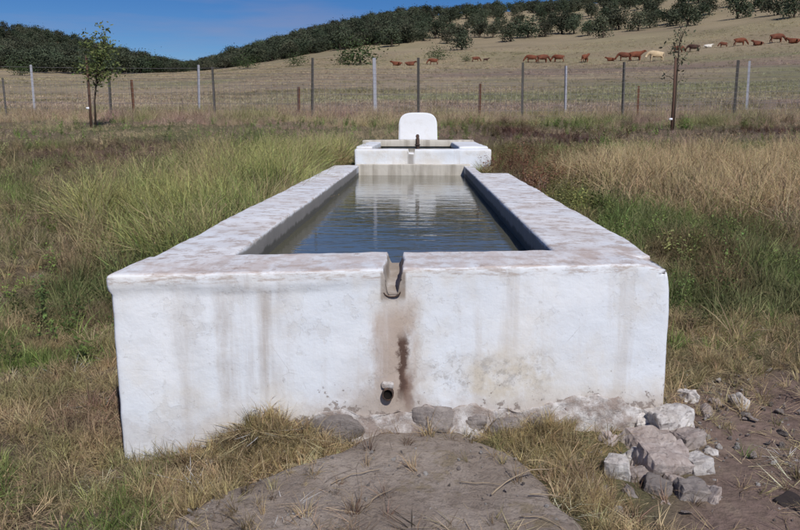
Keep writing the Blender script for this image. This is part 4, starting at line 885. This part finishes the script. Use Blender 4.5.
# dry straw grass
N_['dry'] = plant('dry_grass', 'dry straw-coloured grass over the field on both sides', 'grass', scatter(52000, 4.0, 26, lambda x, y, z: (0.06 + .38 * clump(x, y, .6, 93) + 0.9 * z['strawR'] + .25 * sstep(.45, .65, fbm(x, y, 1.5, 62))) * (1 - .93 * z['brown']) * (1 - .88 * z['redpatch']) * (1 - .5 * z['bright']) * (1 - .8 * z['dark']) * (1 - .6 * z['greenR']) * (1 - z['soilR']) * (1 - .7 * z['trampled'])),
    lambda x, y, z: (0.20 + 0.26 * z['strawR'] + .16 * clump(x, y, 1.6, 64) * sstep(6, 9, y) + .12 * sstep(21, 22.5, y)) * (.6 + .6 * fbm(x, y, .5, 94, 2)) * (1 - .45 * np.exp(-((x + 5.0) / 2.4) ** 2 - ((y - 10.4) / 1.8) ** 2)) * (1 - .5 * sstep(12.8, 14.2, y) * (1 - sstep(20, 21, y))), .35, clr((0.38, 0.30, 0.195), (PINKD, patch(2.4, 63, .45, .65)), (OLIVE, patch(1.3, 65, .5, .65)), (STRAW, Z('strawR', .95)), ((.52, .43, .26), lambda x, y, z: .6 * sstep(11, 15, y) * sstep(.4, .6, fbm(x, y, 1.8, 95)) * (x < 0))), .38, P_DRY, 1.0, .2, 0, .15)
# short mixed green grass
N_['short'] = plant('green_grass', 'short mixed green and olive grass around the trough', 'grass', scatter(44000, 2.6, 15, lambda x, y, z: (0.12 + .35 * clump(x, y, .35, 96) + .5 * z['dark'] + .45 * z['greenR'] + .25 * sstep(.48, .62, fbm(x, y, .9, 66))) * (1 - z['soilR'] * .95) * (1 - 1.0 * sstep(-.06, .06, apron_inside(x, y)) * (y < 3.6)) * np.where((x > -1.0) & (x < 1.2) & (y < 3.6), .3, 1) * (1 - .6 * z['redweed']) * (1 - .9 * z['brown']) * (1 - .8 * z['redpatch'])),
    lambda x, y, z: (.13 + .12 * sstep(4.2, 7.5, y) + .12 * z['dark'] * sstep(4, 6, y) - .03 * z['trampled']) * (.6 + .7 * fbm(x, y, .4, 97, 2)), .4, clr((.17, .16, .08), (GREEN, patch(.6, 67, .46, .6)), (DKGREEN, Z('dark', .8)), ((0.10, .15, .05), Z('greenR', .6)), ((.15, .095, .06), lambda x, y, z: .7 * sstep(.52, .66, fbm(x, y, .8, 68)) * (x > 0)), ((.25, .19, .115), lambda x, y, z: .85 * sstep(.42, .56, fbm(x, y, .55, 98)) * (x < 0) * (1 - .7 * z['dark'])), ((.42, .33, .2), lambda x, y, z: .6 * z['trampled'] * sstep(.4, .6, fbm(x, y, .3, 69)))), .38, P_SHORT, .8, .25)
# leafy weeds
N_['weed'] = plant('weeds', 'leafy green and reddish brown weeds growing by the trough walls', 'weeds', scatter(27000, 3.9, 22, lambda x, y, z: (.02 + .5 * z['redweed'] + .3 * z['greenR'] + .3 * z['dark'] + .4 * z['brown'] + .35 * z['redpatch'] + .3 * sstep(.5, .65, fbm(x, y, .7, 70)) * np.where(x > 0, 1, .35)) * (1 - z['soilR'])),
    lambda x, y, z: (.27 + .06 * z['redweed'] - .08 * z['brown'] - .06 * z['redpatch']) * (.6 + .7 * fbm(x, y, .5, 99, 2)), .4, clr(GREEN, ((.15, .10, .065), lambda x, y, z: .85 * sstep(.45, .6, fbm(x, y, .7, 71)) * (x > 0)), (RED, Z('redweed', .92)), ((0.115, .065, .05), Z('brown')), ((.16, .105, .085), Z('redpatch', .9)), (DKGREEN, Z('dark', .7)), (GREEN, Z('greenR', .5))), .35, P_WEED, .8, .2)
# litter of flattened straw
N_['lit'] = plant('straw_litter', 'flattened dry straw littering the trampled soil in front of the trough', 'straw', scatter(13000, 2.2, 6.5, lambda x, y, z: (.5 + .3 * z['trampled']) * (1 - .72 * z['soilR']) * (1 - .965 * sstep(-.02, .12, apron_inside(x, y)) * (y < 3.5) * sstep(2.42, 2.7, y + .25 * (fbm(x, y, .3, 73) - .5)))),
    lambda x, y, z: .13 + 0 * x, .45, clr((.30, .235, .145), ((.42, .34, .21), patch(.4, 72, .45, .65)), ((.2, .15, .105), patch(.6, 74, .5, .7))), 1.0, P_LIT, 1.0, .12, 0.004)
# near sward: short tufts and straw left of and before the trough, edges of the soil
plant('short_grass', 'short trodden green and straw grass in the foreground', 'grass', scatter(19000, 2.1, 5.2, lambda x, y, z: (.30 + .65 * clump(x, y, .22, 100)) * np.where(x < 0, 1, .8) * (1 - .9 * z['soilR']) * (1 - .96 * sstep(-.05, .07, apron_inside(x, y)) * (y < 3.6) * sstep(2.3, 2.45, y))),
    lambda x, y, z: .085 + .05 * fbm(x, y, .4, 101), .45, clr((.24, .22, .11), (GREEN, lambda x, y, z: sstep(.48, .62, fbm(x, y, .4, 102)) * np.where(x > -.95, .25, 1)), ((.40, .31, .185), lambda x, y, z: np.maximum(sstep(.44, .6, fbm(x, y, .25, 103)), .75 * (x > -.95))), ((.20, .14, .10), patch(.5, 104, .55, .68))), .4, P_SHORT, 1.0, .4)
gx_ = rng.uniform(-3.2, 3.2, 5200); gy_ = rng.uniform(2.1, 4.6, 5200); z_ = zones(gx_, gy_); ok_ = ((z_['soilR'] > .3) | (apron_inside(gx_, gy_) > 0) | (rng.random(5200) < .35)) & ((gy_ < yfront(np.clip(gx_, -1.3, 1.2)) - .03) | (np.abs(gx_ + .07) > 1.29))
gx_, gy_ = gx_[ok_], gy_[ok_]; gs_ = .006 + .02 * rng.random(len(gx_)) ** 4; near_ = np.exp(-((gx_ - 1.3) / .45) ** 2 - ((gy_ - 3.55) / .4) ** 2); gs_ = gs_ * (1 + 1.0 * near_)
points_gn('gravel', np.stack([gx_, gy_, surf(gx_, gy_) + .004], 1), rng.uniform(0, 6.28, (len(gx_), 3)), np.stack([gs_] * 3, 1) * rng.uniform(.7, 1.3, (len(gx_), 3)), np.ones((len(gx_), 3)), chips, 'grit and tiny stones strewn over soil and apron', 'gravel')
# heaps of dry grass against the front wall
def heap(n, cx, cy, rx, ry):
    a = rng.normal(cx, rx, n); b = rng.normal(cy, ry, n); k = b < yfront(a) - .02; a, b = a[k], b[k]; return a, b, zones(a, b)
h1 = heap(420, -.70, 3.22, .15, .09); h2 = heap(230, .60, 3.33, .13, .10); h3 = heap(170, 0.70, 2.85, .05, .2); h4 = heap(200, -.95, 2.85, .2, .16)
hx = np.concatenate([h1[0], h2[0], h3[0], h4[0]]); hy = np.concatenate([h1[1], h2[1], h3[1], h4[1]])
plant('grass_heap', 'clumps of withered yellow grass heaped at the foot of the front wall', 'grass', (hx, hy, zones(hx, hy)), lambda x, y, z: .10 + 0 * x, .5, clr((.40, .31, .17), ((.29, .225, .12), patch(.12, 75, .45, .6)), ((.27, .25, .12), patch(.3, 76, .66, .8))), .9, P_SHORT, .6, .45)
# low growth of the pasture beyond the fence
x1, y1, z1 = scatter(20000, 24, 62, lambda x, y, z: .45 + .4 * sstep(.4, .6, fbm(x, y, 4, 80))); x2, y2, z2 = scatter(26000, 60, 190, lambda x, y, z: .35 + .45 * sstep(.4, .6, fbm(x, y, 9, 81)))
px_ = np.concatenate([x1, x2]); py_ = np.concatenate([y1, y2])
def pcol(x, y, z):
    g_ = ground_colour(x, y); n_ = sstep(.5, .66, fbm(x, y, 7, 82))[:, None]; k_ = (rng.random(len(x)) < .1)[:, None]; return np.where(k_, .5, 1) * g_ * 1.45 * (1 - .6 * n_) + np.array((.16, .17, .08)) * .6 * n_
plant('pasture_grass', 'low dry pasture grass on the slope beyond the fences', 'grass', (px_, py_, zones(px_, py_)), lambda x, y, z: .16 + .10 * sstep(40, 120, y), .45, pcol, .22, P_FAR, 1.7, .05, 0, 0, 1.05)
print('plants', N_)
